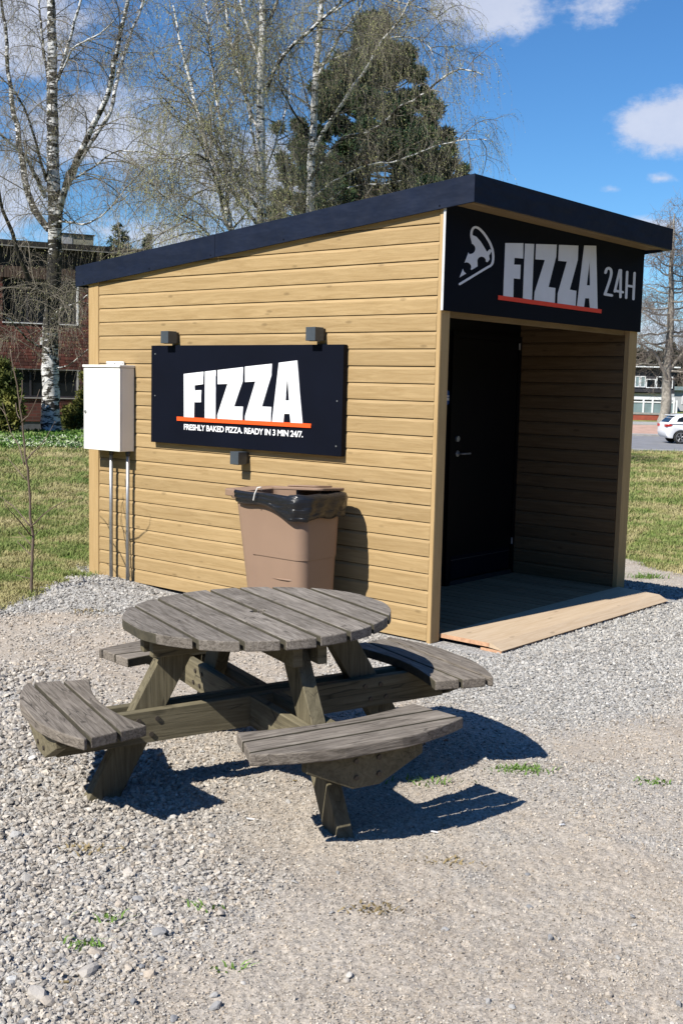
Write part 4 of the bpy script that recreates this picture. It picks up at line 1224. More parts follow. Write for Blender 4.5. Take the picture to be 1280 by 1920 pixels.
def sample_on(lines, n, rng, lo=0.15, hi=1.0, wt=None):
    """n random places on a list of polylines: position, tangent, fraction, index"""
    L = np.array([np.linalg.norm(np.diff(l, axis=0), axis=1).sum() for l in lines]); 
    if wt is not None: L = L * np.array(wt)
    idx = rng.choice(len(lines), n, p=L / L.sum()); f = rng.uniform(lo, hi, n); P = np.zeros((n, 3)); T = np.zeros((n, 3))
    for k in np.unique(idx):
        l = lines[k]; m = idx == k; t = f[m] * (len(l) - 1); i = np.minimum(t.astype(int), len(l) - 2); fr = (t - i)[:, None]
        P[m] = l[i] * (1 - fr) + l[i + 1] * fr; T[m] = nrm(l[i + 1] - l[i])
    return P, T, f, idx


def side_dirs(T, rng, up=0.25, spread=1.0):
    r = rng.normal(size=T.shape); r -= (r * T).sum(1)[:, None] * T; r = nrm(r)
    return nrm(r * spread + T * rng.uniform(0.25, 0.9, (len(T), 1)) + np.array([0, 0, up]))


def make_tree(name, base, label, cat, limbs, group=None, seed=1, n2=60, l2=(1.2, 2.6), n3=500, l3=(0.5, 1.3), n4=3500, l4=(0.35, 1.0), droop4=0.9, leaf=0, leafmat=None,
              bark=None, twig=None, age_top=6.0, min_f=0.25, leaf_size=0.03, r4=0.00265, droop2=0.18, up2=0.35, lowcut=None):
    """limbs: list of (polyline, r0, r1, sprout weight). trunk + limbs = 'trunk', finer branches, twigs and catkins are parts"""
    rng = np.random.default_rng(seed); t = empty(name, tuple(base), label, cat, group); b = np.array(base, float)
    tp = []; ages = []; lines = []; wts = []
    for i, (pl, r0, r1, w) in enumerate(limbs):
        Q = smooth_line(pl, 0.22, 0.03 if i == 0 else 0.06, seed * 31 + i); lines.append(Q); wts.append(w)
        k = len(Q); s = 12 if r0 > 0.1 else 8 if r0 > 0.04 else 6
        P = Q[None]; tt = np.linspace(0, 1, k); T = nrm(np.gradient(Q, axis=0)); ref = np.array([1.0, 0.2, 0.0]); A = nrm(np.cross(T, ref)); B = np.cross(T, A)
        rad = r0 * (1 - tt) ** 0.8 + r1 * (1 - (1 - tt) ** 0.8)
        if i == 0: rad = rad * (1 + (0.35 if name == 'birch_tree' else 0.12) * np.exp(-np.linalg.norm(Q - Q[0], axis=1) / 0.35))
        ang = np.arange(s) * 2 * math.pi / s; rj = 1 + 0.05 * rng.normal(size=(k, s, 1))
        V = Q[:, None] + rad[:, None, None] * rj * (A[:, None] * np.cos(ang)[None, :, None] + B[:, None] * np.sin(ang)[None, :, None])
        ii = (np.arange(k - 1) * s)[:, None]; j = np.arange(s)[None]; F = np.stack([ii + j, ii + (j + 1) % s, ii + s + (j + 1) % s, ii + s + j], -1).reshape(-1, 4)
        tp.append((V.reshape(-1, 3) - b, F)); hgt = V.reshape(-1, 3)[:, 2] - b[2]
        a = 0.62 - 0.35 * sstep(0.0, age_top, hgt) if i == 0 else np.full(len(hgt), 0.95 if w == 0.61 else 0.60 if i % 2 else 0.46)
        if name == 'birch_tree' and seed != 3 and i == 0: a = 0.36 + 0.1 * sstep(8, 14, hgt)
        if name == 'birch_tree' and seed == 3 and i == 0: a = 0.50 + 0.42 * np.exp(-((hgt - 4.6) / 1.6) ** 2) + 0.06 * sstep(6, 9, hgt)
        ages.append(a)
    V, F = merge(tp)
    o = bpy.data.objects.new('trunk', np_mesh('trunk', V, F, bark or MAT['birch'], True, {'age': np.concatenate(ages)})); link(o, t)
    P, T, f, idx = sample_on(lines, n2, rng, min_f, 1.0, wts)
    L2 = rng.uniform(*l2, n2) * (1.15 - 0.55 * f); B2 = grow(P, side_dirs(T, rng, up2), L2, 8, droop2, 0.22, rng)
    ln2 = [x for x in B2]; r2 = 0.010 + 0.010 * L2 / l2[1]
    parts = [tubes(B2, r2, r2 * 0.35, 4)]
    P, T, f, idx = sample_on(lines + ln2, n3, rng, 0.2, 1.0, [w * 0.5 for w in wts] + [1.0] * n2)
    B3 = grow(P, side_dirs(T, rng, 0.1), rng.uniform(*l3, n3), 6, 0.25 + droop4 * 0.25, 0.3, rng)
    parts.append(tubes(B3, np.full(n3, 0.0075), np.full(n3, 0.003), 3))
    V, F = merge(parts)
    o = bpy.data.objects.new('branches', np_mesh('branches', V - b, F, twig or MAT['twig'])); link(o, t); o['kind'] = 'stuff'
    P, T, f, idx = sample_on([x for x in B3] + ln2, n4, rng, 0.15, 1.0, [1.0] * n3 + [1.0] * n2)
    d4 = side_dirs(T, rng, 0.0, 0.8); B4 = grow(P, d4, rng.uniform(*l4, n4), 5, droop4, 0.22, rng)
    V, F = tubes(B4, np.full(n4, r4), np.full(n4, r4 * 0.5), 3)
    o = bpy.data.objects.new('twigs', np_mesh('twigs', V - b, F, twig or MAT['twig'])); link(o, t); o['kind'] = 'stuff'
    if leaf:
        m = leaf; k = rng.integers(0, n4, m); s = rng.uniform(0.15, 1.0, m) * 5; i = np.minimum(s.astype(int), 4); fr = (s - i)[:, None]
        P = B4[k, i] * (1 - fr) + B4[k, i + 1] * fr
        dv = nrm(rng.normal(size=(m, 3)) + np.array([0, 0, -1.6])); sd = nrm(np.cross(dv, rng.normal(size=(m, 3)))); ls = leaf_size * rng.uniform(0.6, 1.5, (m, 1))
        V = np.stack([P - sd * ls * 0.28, P + sd * ls * 0.28, P + dv * ls * 1.4], 1).reshape(-1, 3) - b
        F = np.arange(m * 3).reshape(-1, 3)
        o = bpy.data.objects.new('catkins', np_mesh('catkins', V, F, leafmat or MAT['catkin'])); link(o, t); o['kind'] = 'stuff'
    return t


def L(*p): return [at(a, b, d) for a, b, d in p]


def ground_at(px, d, z=None):
    """point on the terrain below pixel column px at forward distance d"""
    p = at(px, 760, d); p[2] = float(ground_z(np.array(p[0]), np.array(p[1]))) if z is None else z; return p


# ------------------------------------------------------------------ birches
g0 = ground_at(95, 34.5)
make_tree('birch_tree', g0, 'large old birch with black and white trunk in front of the brick building', 'birch tree', [
    ([g0] + L((97, 700, 34.5), (96, 640, 34.5), (100, 560, 34.5), (102, 480, 34.5), (100, 400, 34.5), (98, 300, 34.6), (100, 180, 34.8), (97, 60, 35), (94, -60, 35), (92, -260, 35)), 0.275, 0.05, 1.0),
    (L((106, 430, 34.5), (116, 375, 34.3), (150, 290, 34.0), (195, 200, 33.6), (225, 110, 33.2), (245, 0, 33), (250, -120, 33)), 0.105, 0.03, 1.0),
    (L((118, 365, 34.3), (165, 285, 34.6), (220, 190, 35.2), (235, 120, 35.6), (262, 40, 36), (285, -60, 36)), 0.075, 0.022, 1.0),
    (L((92, 430, 34.5), (70, 390, 34.8), (50, 330, 35.0), (30, 230, 35.4), (12, 120, 35.6), (0, -20, 35.6)), 0.11, 0.03, 1.0),
    (L((86, 370, 34.6), (55, 300, 34.1), (20, 265, 33.6), (-40, 210, 33.2)), 0.07, 0.02, 1.0),
    (L((88, 340, 34.6), (62, 250, 33.7), (35, 185, 33.2), (-10, 130, 32.8)), 0.05, 0.016, 1.0),
    (L((108, 150, 34.8), (132, 60, 34.5), (150, -20, 34.2), (165, -120, 34)), 0.05, 0.02, 1.0),
    (L((92, 160, 34.8), (78, 60, 35.2), (66, -30, 35.5)), 0.05, 0.02, 1.0),
    (L((104, 160, 34.8), (135, 95, 34.2), (190, 62, 33.6), (232, 22, 33.1)), 0.035, 0.012, 1.0),
    (L((120, 350, 34.3), (180, 305, 33.6), (215, 280, 33.0), (300, 290, 32.4)), 0.035, 0.01, 0.9),
    (L((92, 560, 34.4), (62, 535, 34.0), (40, 490, 33.6), (22, 440, 33.3), (3, 395, 33.0), (-8, 330, 32.6)), 0.085, 0.03, 0.61),
    (L((88, 655, 34.4), (60, 640, 33.4), (20, 605, 32.4), (-30, 590, 31.6)), 0.035, 0.014, 1.0),
    (L((104, 590, 34.3), (145, 565, 33.2), (175, 545, 32.4)), 0.03, 0.012, 0.8),
    (L((108, 690, 34.3), (135, 680, 33.4), (165, 655, 32.8)), 0.025, 0.012, 0.2),
    (L((110, 415, 34.3), (160, 420, 33.4), (205, 390, 32.6), (235, 350, 32.0)), 0.035, 0.01, 1.2),
], seed=3, n2=180, n3=1400, n4=8000, l4=(0.35, 1.15), droop4=0.75, leaf=20000, leaf_size=0.022, r4=0.0026, min_f=0.12)

g1 = ground_at(492, 33.0)
make_tree('birch_tree', g1, 'straight slim birch with white trunk rising behind the middle of the kiosk roof', 'birch tree', [
    ([g1] + L((493, 500, 33), (492, 410, 33), (491, 300, 33), (489, 200, 33), (490, 100, 33), (492, 0, 33), (496, -140, 33), (498, -280, 33)), 0.19, 0.05, 1.0),
    (L((496, 180, 33), (530, 110, 32.5), (580, 60, 32), (640, 5, 31.6), (680, -60, 31.4)), 0.06, 0.02, 1.0),
    (L((488, 280, 33), (455, 170, 33.2), (432, 100, 33.6), (425, 10, 34), (428, -80, 34)), 0.05, 0.02, 1.1),
    (L((490, 390, 33), (450, 345, 32.5), (400, 260, 32), (360, 195, 31.4), (325, 160, 31), (300, 135, 30.7)), 0.06, 0.016, 1.1),
    (L((488, 430, 33), (445, 370, 32.3), (405, 300, 31.7), (370, 230, 31.2), (345, 170, 30.9)), 0.05, 0.016, 1.1),
    (L((494, 60, 33), (520, 0, 33.2), (545, -80, 33.4)), 0.05, 0.02, 1.0),
    (L((486, 120, 33), (462, 40, 33), (440, -60, 33)), 0.05, 0.02, 1.0),
    (L((489, 340, 33), (472, 240, 34), (450, 130, 34.5), (445, 20, 35), (446, -60, 35)), 0.035, 0.016, 1.2),
    (L((496, 330, 33), (520, 250, 33.5), (540, 170, 34), (545, 90, 34.3)), 0.035, 0.012, 1.2),
], seed=5, n2=120, n3=900, n4=5500, r4=0.0026, l4=(0.4, 1.3), droop4=1.1, leaf=50000, leaf_size=0.027, min_f=0.18)

g2 = ground_at(432, 30.0)
make_tree('birch_tree', g2, 'many-stemmed young birch with fine drooping twigs left of the slim white birch', 'birch tree', [
    ([g2] + L((436, 560, 30), (430, 430, 30), (418, 380, 30), (400, 330, 30), (382, 260, 30.2), (362, 180, 30.4), (340, 90, 30.6), (325, 10, 30.8)), 0.10, 0.02, 1.0),
    (L((428, 425, 30), (410, 345, 29.6), (385, 300, 29.3), (350, 290, 29), (332, 310, 28.8)), 0.045, 0.012, 1.5),
    (L((424, 400, 30), (432, 330, 30.4), (420, 240, 30.8), (405, 150, 31), (395, 60, 31.2), (380, -30, 31.4)), 0.05, 0.016, 1.2),
    (L((430, 440, 30), (465, 400, 29.7), (480, 350, 29.4)), 0.03, 0.01, 1.2),
    (L((432, 500, 30), (380, 430, 29.3), (335, 400, 28.8), (290, 350, 28.5), (260, 330, 28.2)), 0.035, 0.01, 1.2),
    (L((400, 330, 30), (365, 250, 29.6), (320, 200, 29.2), (290, 170, 29)), 0.03, 0.01, 1.2),
], seed=8, n2=110, n3=750, n4=4500, r4=0.0026, l4=(0.3, 1.1), droop4=1.0, leaf=48000, leaf_size=0.026, min_f=0.2)

g3 = ground_at(572, 37.0)
make_tree('birch_tree', g3, 'leaning birch with long white limbs reaching right across the dark pine', 'birch tree', [
    ([g3] + L((576, 520, 37), (578, 400, 37), (582, 300, 37), (590, 200, 37), (597, 110, 37), (604, 20, 37), (606, -120, 37), (606, -260, 37)), 0.17, 0.05, 1.0),
    (L((578, 340, 37), (640, 260, 36), (690, 245, 35.4), (740, 205, 34.9), (785, 180, 34.4), (820, 152, 34), (860, 128, 33.6), (905, 140, 33.3)), 0.075, 0.014, 1.4),
    (L((582, 300, 37), (630, 205, 36), (680, 130, 35.4), (712, 80, 35), (745, 40, 34.7), (780, -20, 34.4)), 0.07, 0.02, 1.2),
    (L((588, 230, 37), (565, 150, 37.6), (558, 110, 38)), 0.035, 0.012, 1.0),
    (L((594, 150, 37), (640, 60, 36.5), (672, 10, 36), (705, -60, 35.8)), 0.05, 0.02, 1.2),
    (L((604, 30, 37), (680, -10, 36), (760, 0, 35), (810, 20, 34.6), (835, 60, 34.2)), 0.04, 0.010, 1.8),
    (L((600, 120, 37), (700, 80, 35.6), (770, 68, 35), (800, 85, 34.6), (815, 115, 34.4)), 0.035, 0.010, 1.6),
    (L((577, 420, 37), (610, 380, 36.2), (660, 350, 35.6), (715, 342, 35.1), (770, 335, 34.8)), 0.045, 0.012, 1.1),
    (L((580, 380, 37), (660, 320, 35.8), (740, 300, 35), (830, 270, 34.4), (880, 262, 34), (912, 262, 33.8)), 0.04, 0.010, 1.5),
    (L((586, 260, 37), (548, 200, 36.5), (530, 160, 36), (522, 90, 35.8)), 0.04, 0.012, 1.2),
    (L((576, 440, 37), (550, 360, 36.5), (535, 300, 36.2)), 0.03, 0.010, 1.4),
], seed=13, n2=150, n3=1100, n4=6500, r4=0.0026, l4=(0.4, 1.4), droop4=1.15, leaf=42000, leaf_size=0.028, min_f=0.15)


# ------------------------------------------------------------------ conifers
def conifer(name, base, label, cat, blobs, mat, seed, needles, nl=0.16, trunk_top=None, group=None, flat=0.55, centre_d=None, branches=True):
    """blobs: (centre point, radius) clumps of needle tufts carried by limbs from the trunk"""
    rng = np.random.default_rng(seed); b = np.array(base, float); t = empty(name, tuple(base), label, cat, group)
    top = np.array(trunk_top, float); Q = np.linspace(b, top, 14); Q[1:-1, :2] += rng.normal(size=(12, 2)) * 0.05
    H = top[2] - b[2]; parts = [tubes(Q[None], np.array([0.018 * H + 0.03]), np.array([0.03]), 8)]
    C = np.array([c for c, r in blobs]); Rr = np.array([r for c, r in blobs])
    if branches:
        S = []; E_ = []
        for c, r in zip(C, Rr):
            zz = np.clip(c[2] - 0.35 * np.linalg.norm(c[:2] - b[:2]), b[2] + 1.0, top[2] - 0.2); f = (zz - b[2]) / H; S.append(b + (top - b) * f); E_.append(c)
        S = np.array(S); E_ = np.array(E_); u = np.linspace(0, 1, 7)[None, :, None]; mid = S[:, None] * (1 - u) + E_[:, None] * u; mid[:, :, 2] -= (0.15 * np.sin(u[0, :, 0] * math.pi) * np.linalg.norm(E_ - S, axis=1)[:, None])
        parts.append(tubes(mid, np.full(len(C), 0.055), np.full(len(C), 0.02), 5))
    V, F = merge(parts); link(bpy.data.objects.new('trunk', np_mesh('trunk', V - b, F, MAT['pinetrunk'], True)), t)
    # tufts: sprays on the surface shell of every clump, each of a handful of blades
    per = (Rr ** 2 / (Rr ** 2).sum() * needles / 9).astype(int) + 3
    P = []; D = []
    for c, r, n in zip(C, Rr, per):
        d = nrm(rng.normal(size=(n, 3))); rad = r * rng.uniform(0.45, 1.05, (n, 1)) * (1 + 0.25 * np.sin(d[:, :1] * 5 + c[0]) * np.cos(d[:, 1:2] * 4))
        p = d * rad; p[:, 2] *= flat; P.append(c + p); D.append(nrm(d + np.array([0, 0, 0.35])))
    P = np.concatenate(P); D = np.concatenate(D); m = len(P)
    P = np.repeat(P, 9, 0) + rng.normal(size=(m * 9, 3)) * nl * 0.35; D = nrm(np.repeat(D, 9, 0) + 0.75 * rng.normal(size=(m * 9, 3)))
    Sd = nrm(np.cross(D, rng.normal(size=D.shape))); ln = nl * rng.uniform(0.6, 1.4, (len(P), 1)); w = ln * 0.16
    V = np.stack([P - Sd * w, P + Sd * w, P + D * ln], 1).reshape(-1, 3) - b
    o = link(bpy.data.objects.new('crown', np_mesh('crown', V, np.arange(len(V)).reshape(-1, 3), mat)), t); o['kind'] = 'stuff'
    return t


pd = 47.0; pxm = pd / FPX
out_l = [(660, 75), (640, 100), (622, 130), (612, 165), (600, 200), (585, 235), (560, 275), (548, 310), (530, 345), (518, 380)]
rng_ = np.random.default_rng(4); bl = []
rows = [(60, 690, 18), (85, 690, 32), (115, 692, 45), (150, 690, 62), (190, 690, 78), (235, 690, 100), (280, 688, 118), (325, 685, 135), (370, 680, 145), (410, 678, 145), (450, 678, 130)]
for (y, xc, hw) in rows:
    k = int(3 + hw / 13)
    for i in range(k):
        f = rng_.uniform(-1, 1); x = xc + f * hw; dd = rng_.uniform(-1, 1) * hw * pxm * math.sqrt(max(0.05, 1 - f * f)); r = rng_.uniform(15, 30) * pxm * (0.8 if hw < 50 else 1)
        bl.append((at(x, y + rng_.uniform(-18, 18), pd + dd), r))
for (x, y, r) in [(690, 52, 12), (688, 75, 20), (640, 118, 18), (618, 150, 20), (760, 100, 18), (755, 125, 20), (782, 140, 16), (606, 205, 18), (590, 165, 10), (790, 185, 22), (812, 205, 18), (575, 285, 20), (560, 235, 12), (545, 330, 20), (835, 255, 14),
                  (842, 280, 12), (825, 300, 16), (800, 240, 20), (530, 370, 18), (515, 400, 16), (848, 305, 9), (868, 318, 10), (860, 335, 10), (805, 330, 18), (520, 240, 9), (530, 300, 12)]:
    bl.append((at(x, y, pd + rng_.uniform(-0.6, 0.6)), r * pxm))
gp = ground_at(686, pd); conifer('pine_tree', gp, 'tall dark dense pine behind the kiosk, highest of the evergreens', 'pine tree', bl, MAT['pine'], 21, 340000, nl=0.18, trunk_top=at(690, 55, pd), flat=0.8)


def spruce(px, top, w, d, label, seed, y0=760, group='small spruces beyond the brick building'):
    b = ground_at(px, d); tp = at(px, top, d); H = tp[2] - b[2]; rng = np.random.default_rng(seed); bl = []; k = 0
    for f in np.linspace(0.5, 0.985, 26):
        r = (1 - f) ** 0.85 * w * d / FPX + 0.06; n = max(3, int(r * 7))
        for i in range(n):
            a = rng.uniform(0, 6.28); rr = r * rng.uniform(0.45, 1.0); c = b + (tp - b) * f + np.array([math.cos(a) * rr, math.sin(a) * rr, -0.25 * rr]); bl.append((c, 0.07 + 0.22 * r))
    conifer('spruce_tree', b, label, 'spruce tree', bl, MAT['spruce'], seed, 40000, nl=0.22, trunk_top=tp, flat=0.5, group=group, branches=False)


spruce(222, 416, 125, 75, 'pointed dark spruce just right of the roof vent of the brick building', 31)
spruce(280, 438, 85, 82, 'smaller dark spruce top peeping over the low left end of the kiosk roof', 32)
spruce(1262, 642, 16, 190, 'thin far spruce top beside the bare tree at the right edge', 33, group='far spruces at the right')

# ------------------------------------------------------------------ bare tree at the right
gt = at(1241, 797, 70.0)
gt[2] = float(ground_z(np.array(gt[0]), np.array(gt[1]))) - 0.05
brs = []
rng_ = np.random.default_rng(77)
tline = L((1247, 770, 70), (1249, 720, 70), (1251, 680, 70), (1256, 620, 70), (1258, 560, 70), (1258, 500, 70), (1262, 440, 70), (1263, 400, 70))
brs.append(([gt] + tline, 0.34, 0.03, 1.0))
for i in range(34):
    y = 690 - 270 * (i / 34) ** 0.9 + rng_.uniform(-5, 5); s = -1 if i % 2 else 1; ln = (85 - 60 * (i / 34)) * rng_.uniform(0.6, 1.1); x = np.interp(y, [400, 560, 690], [1263, 1258, 1251])
    dd = rng_.uniform(-2.4, 2.4); rise = rng_.uniform(-0.2, 0.55)
    brs.append((L((x, y, 70), (x + s * ln * 0.35, y + 4 - rise * ln * 0.25, 70 + dd * 0.4), (x + s * ln * 0.7, y - rise * ln * 0.55, 70 + dd * 0.75), (x + s * ln, y - rise * ln, 70 + dd)), 0.085 - 0.055 * i / 34, 0.018, 1.3))
brs.append((L((1250, 720, 70), (1243, 700, 69.7), (1228, 668, 69.4), (1215, 655, 69), (1192, 640, 68.6)), 0.13, 0.03, 1.2))
brs.append((L((1252, 700, 70), (1268, 672, 69.7), (1285, 650, 69.4), (1310, 625, 69)), 0.12, 0.03, 1.2))
make_tree('bare_tree', gt, 'bare grey-barked street tree with spreading leafless branches at the right edge', 'bare tree', brs, seed=17, n2=260, l2=(0.9, 2.2), n3=1500, l3=(0.5, 1.2), n4=5200, l4=(0.3, 0.9),
          droop4=0.05, bark=MAT['limegrey'], twig=MAT['greytwig'], droop2=-0.02, up2=0.25, min_f=0.1, r4=0.008)

# ------------------------------------------------------------------ sapling in front
sp0 = on_z(61, 1114, 0.0); sd = float(np.dot(sp0[:2] - CAM[:2], FH))
def Ls(*p): return [at(a, b, sd + dd) for a, b, dd in p]
sap = empty('sapling', tuple(sp0), 'leafless thin sapling growing at the edge of the lawn on the left', 'sapling')
mb = MB(); P0 = np.array(sp0)
def addl(pts, r0, r1):
    Q = smooth_line(pts, 0.06, 0.010, int(r0 * 10000)); mb.tube([tuple(q - P0) for q in Q], list(np.linspace(r0, r1, len(Q))), 6)
addl([P0 - np.array([0, 0, 0.03])] + Ls((63, 1060, 0), (62, 1010, 0), (57, 980, 0), (50, 900, 0), (45, 860, 0), (41, 810, 0), (38, 780, 0), (30, 720, 0), (20, 655, 0)), 0.0135, 0.004)
for pts in ([(61, 1042, 0), (50, 1030, .1), (32, 1015, .2)], [(60, 1022, 0), (48, 1008, .1), (36, 998, .15)], [(59, 1005, 0), (45, 985, -.1), (30, 970, -.2), (8, 942, -.3)], [(56, 985, 0), (40, 965, .1), (20, 945, .2), (-4, 928, .3)],
            [(62, 1008, 0), (72, 995, .1), (84, 985, .2)], [(58, 990, 0), (72, 975, -.1), (95, 955, -.2), (125, 938, -.3)], [(50, 900, 0), (35, 880, .1), (12, 858, .25)], [(46, 870, 0), (38, 840, .1), (22, 812, .2), (12, 780, .2), (5, 755, .2)],
            [(40, 792, 0), (55, 778, -.1), (68, 752, -.2), (75, 730, -.2)], [(38, 785, 0), (32, 770, .1), (30, 755, .1)], [(37, 765, 0), (42, 740, .1), (42, 712, .1)], [(46, 872, 0), (60, 850, .1), (78, 835, .2), (92, 812, .3), (104, 790, .3)],
            [(62, 1085, 0), (52, 1082, .05), (30, 1078, .1)], [(14, 785, .2), (8, 770, .25), (-4, 760, .3)]):
    addl(Ls(*pts), 0.0065 if len(pts) > 3 else 0.0048, 0.0022)
mb.build('stems', MAT['sapling'], sap, smooth=True)
bud = MB()
for k in range(46):
    px, py = random.uniform(2, 110), random.uniform(700, 1000)
bud = None


# ------------------------------------------------------------------ leafy shrubs in front of the brick building
def shrub(name, label, cat, blobs, seed, n, mat, ls=0.11, group=None):
    rng = np.random.default_rng(seed); base = np.array(blobs[0][0], float); base[2] = float(ground_z(base[0], base[1])); t = empty(name, tuple(base), label, cat, group)
    P = []; D = []
    for c, r in blobs:
        k = int(n * r * r / sum(q[1] ** 2 for q in blobs)); d = nrm(rng.normal(size=(k, 3))); P.append(np.array(c) + d * r * rng.uniform(0.35, 1.05, (k, 1)) * (1 + 0.25 * np.sin(d[:, :1] * 7 + d[:, 2:] * 5))); D.append(nrm(d + np.array([0, 0, 0.4]) + 0.6 * rng.normal(size=(k, 3))))
    P = np.concatenate(P); D = np.concatenate(D); m = len(P); Sd = nrm(np.cross(D, rng.normal(size=D.shape))); ln = ls * rng.uniform(0.5, 1.4, (m, 1))
    V = np.stack([P - Sd * ln * 0.3, P + Sd * ln * 0.3, P + D * ln], 1).reshape(-1, 3); V[:, 2] = np.maximum(V[:, 2], base[2] - 0.02)
    o = link(bpy.data.objects.new('foliage', np_mesh('foliage', V - base, np.arange(len(V)).reshape(-1, 3), mat)), t); o['kind'] = 'stuff'
    stm = []
    for c, r in blobs:
        e = np.array(c) - base; stm.append(np.linspace(np.array([e[0] * 0.2, e[1] * 0.2, -0.05]), e, 6))
    V, F = tubes(np.array(stm), np.full(len(stm), 0.03), np.full(len(stm), 0.012), 5); link(bpy.data.objects.new('stems', np_mesh('stems', V, F, MAT['pinetrunk'])), t)
    return t


def bl_px(lst, d): return [(at(x, y, d + dd), r * d / FPX) for x, y, r, dd in lst]
shrub('thuja_shrub', 'bushy yellow-green evergreen shrub at the far left edge beside the birch', 'shrub',
      bl_px([(10, 720, 26, 0), (-10, 700, 26, .2), (24, 745, 18, -.2), (8, 775, 26, .1), (-20, 760, 30, .2), (28, 785, 15, -.1), (10, 795, 22, 0), (-15, 795, 24, 0), (38, 770, 9, -.3), (5, 690, 14, .1), (-40, 740, 36, .3)], 33.0), 41, 17000, MAT['thuja'], 0.12)
shrub('thuja_shrub', 'low dark feathery shrub growing right of the birch trunk below the building window', 'shrub',
      bl_px([(130, 790, 18, 0), (150, 760, 14, .2), (145, 785, 18, .1), (160, 740, 14, .3), (168, 780, 22, .3), (158, 705, 9, .3), (128, 770, 10, 0)], 35.5), 42, 6500, MAT['thuja'], 0.09)


# planted bed with white blossom, in strips
def bed():
    rng = np.random.default_rng(51); n = 46000
    px = rng.uniform(-60, 300, n); yy = rng.uniform(817, 846, n)
    P = []
    t = (yy - 817) / 29.0
    vv = CF * FPX + CR * (px[:, None] - 640) - CU * (yy[:, None] - 960); Z = ground_z(*(CAM[:2, None] + (vv / -vv[:, 2:]).T[:2] * CAM[2]))
    P = CAM + vv * ((Z - CAM[2]) / vv[:, 2])[:, None]; P[:, 2] += rng.uniform(0.02, 0.20, n) * (0.6 + 0.6 * fbm(P[:, 0] * 1.5, P[:, 1] * 1.5, 3, 5))
    D = nrm(rng.normal(size=(n, 3)) + np.array([0, 0, 0.7])); Sd = nrm(np.cross(D, rng.normal(size=D.shape))); ln = 0.055 * rng.uniform(0.5, 1.5, (n, 1))
    V = np.stack([P - Sd * ln * 0.4, P + Sd * ln * 0.4, P + D * ln], 1)
    dk = P[:, 0] * FH[0] + P[:, 1] * FH[1]; lat = fbm(P[:, 0] * 0.9 + 3, P[:, 1] * 0.9, 3, 9)
    dist = (P[:, :2] - CAM[:2]) @ FH
    fl = (rng.uniform(0, 1, n) < 0.36 * (lat > 0.46) * (((dist > 27.2) & (dist < 29.4)) | ((dist > 30.4) & (dist < 32))))
    for sel, nm, m in ((~fl, 'ground_cover_plants', MAT['bed']), (fl, 'white_blossom', MAT['bedflower'])):
        Vs = V[sel].reshape(-1, 3); o = link(bpy.data.objects.new(nm, np_mesh(nm, Vs, np.arange(len(Vs)).reshape(-1, 3), m))); tag(o, kind='stuff')
bed()

# ------------------------------------------------------------------ brick building at the left
bu = np.array([0.90631, -0.42262, 0]); bnm = np.array([-0.42262, -0.90631, 0]); bp0 = np.array([16.6277, 27.9426, 0.0])
BM = Matrix([[bu[0], -bnm[0], 0, bp0[0]], [bu[1], -bnm[1], 0, bp0[1]], [0, 0, 1, 0], [0, 0, 0, 1]])   # local x along the facade, y into the house
bld = empty('brick_building', (0, 0, 0), 'two-storey red brick building with flat dark roof behind the birch on the left', 'building'); bld.matrix_world = BM
SL, SR, DP = -16.0, 4.6, 12.0
wins = [(-5.3, -2.3, 3.58, 5.03), (-1.62, 0.83, 3.58, 5.03), (2.3, 4.2, 3.58, 5.03), (-5.0, -2.6, 1.09, 2.02), (-1.50, 0.83, 1.09, 2.02), (-12.5, -7.0, 3.58, 5.03), (-12.0, -7.0, 1.09, 2.02)]
wall_ = MB()
def wall_grid(mb, x0, x1, z0, z1, y0, y1, holes):
    xs = sorted({x0, x1, *[h for w in holes for h in w[:2] if x0 < h < x1]}); zs_ = sorted({z0, z1, *[h for w in holes for h in w[2:] if z0 < h < z1]})
    for i in range(len(xs) - 1):
        for j in range(len(zs_) - 1):
            cx_, cz_ = (xs[i] + xs[i + 1]) / 2, (zs_[j] + zs_[j + 1]) / 2
            if any(w[0] < cx_ < w[1] and w[2] < cz_ < w[3] for w in holes): continue
            mb.box(xs[i], xs[i + 1], y0, y1, zs_[j], zs_[j + 1])
wall_grid(wall_, SL, SR, 0.28, 5.03, 0.0, 0.3, wins)
bw = wall_.build('wall', MAT['brickwall'], bld)
box('side_wall', MAT['brickwall'], bld, SR - 0.3, SR, 0.3, DP, 0.28, 5.03); box('side_wall', MAT['brickwall'], bld, SL, SL + 0.3, 0.3, DP, 0.28, 5.03)
box('foundation', MAT['foundation'], bld, SL + 0.02, SR - 0.02, 0.03, DP, -0.4, 0.28)
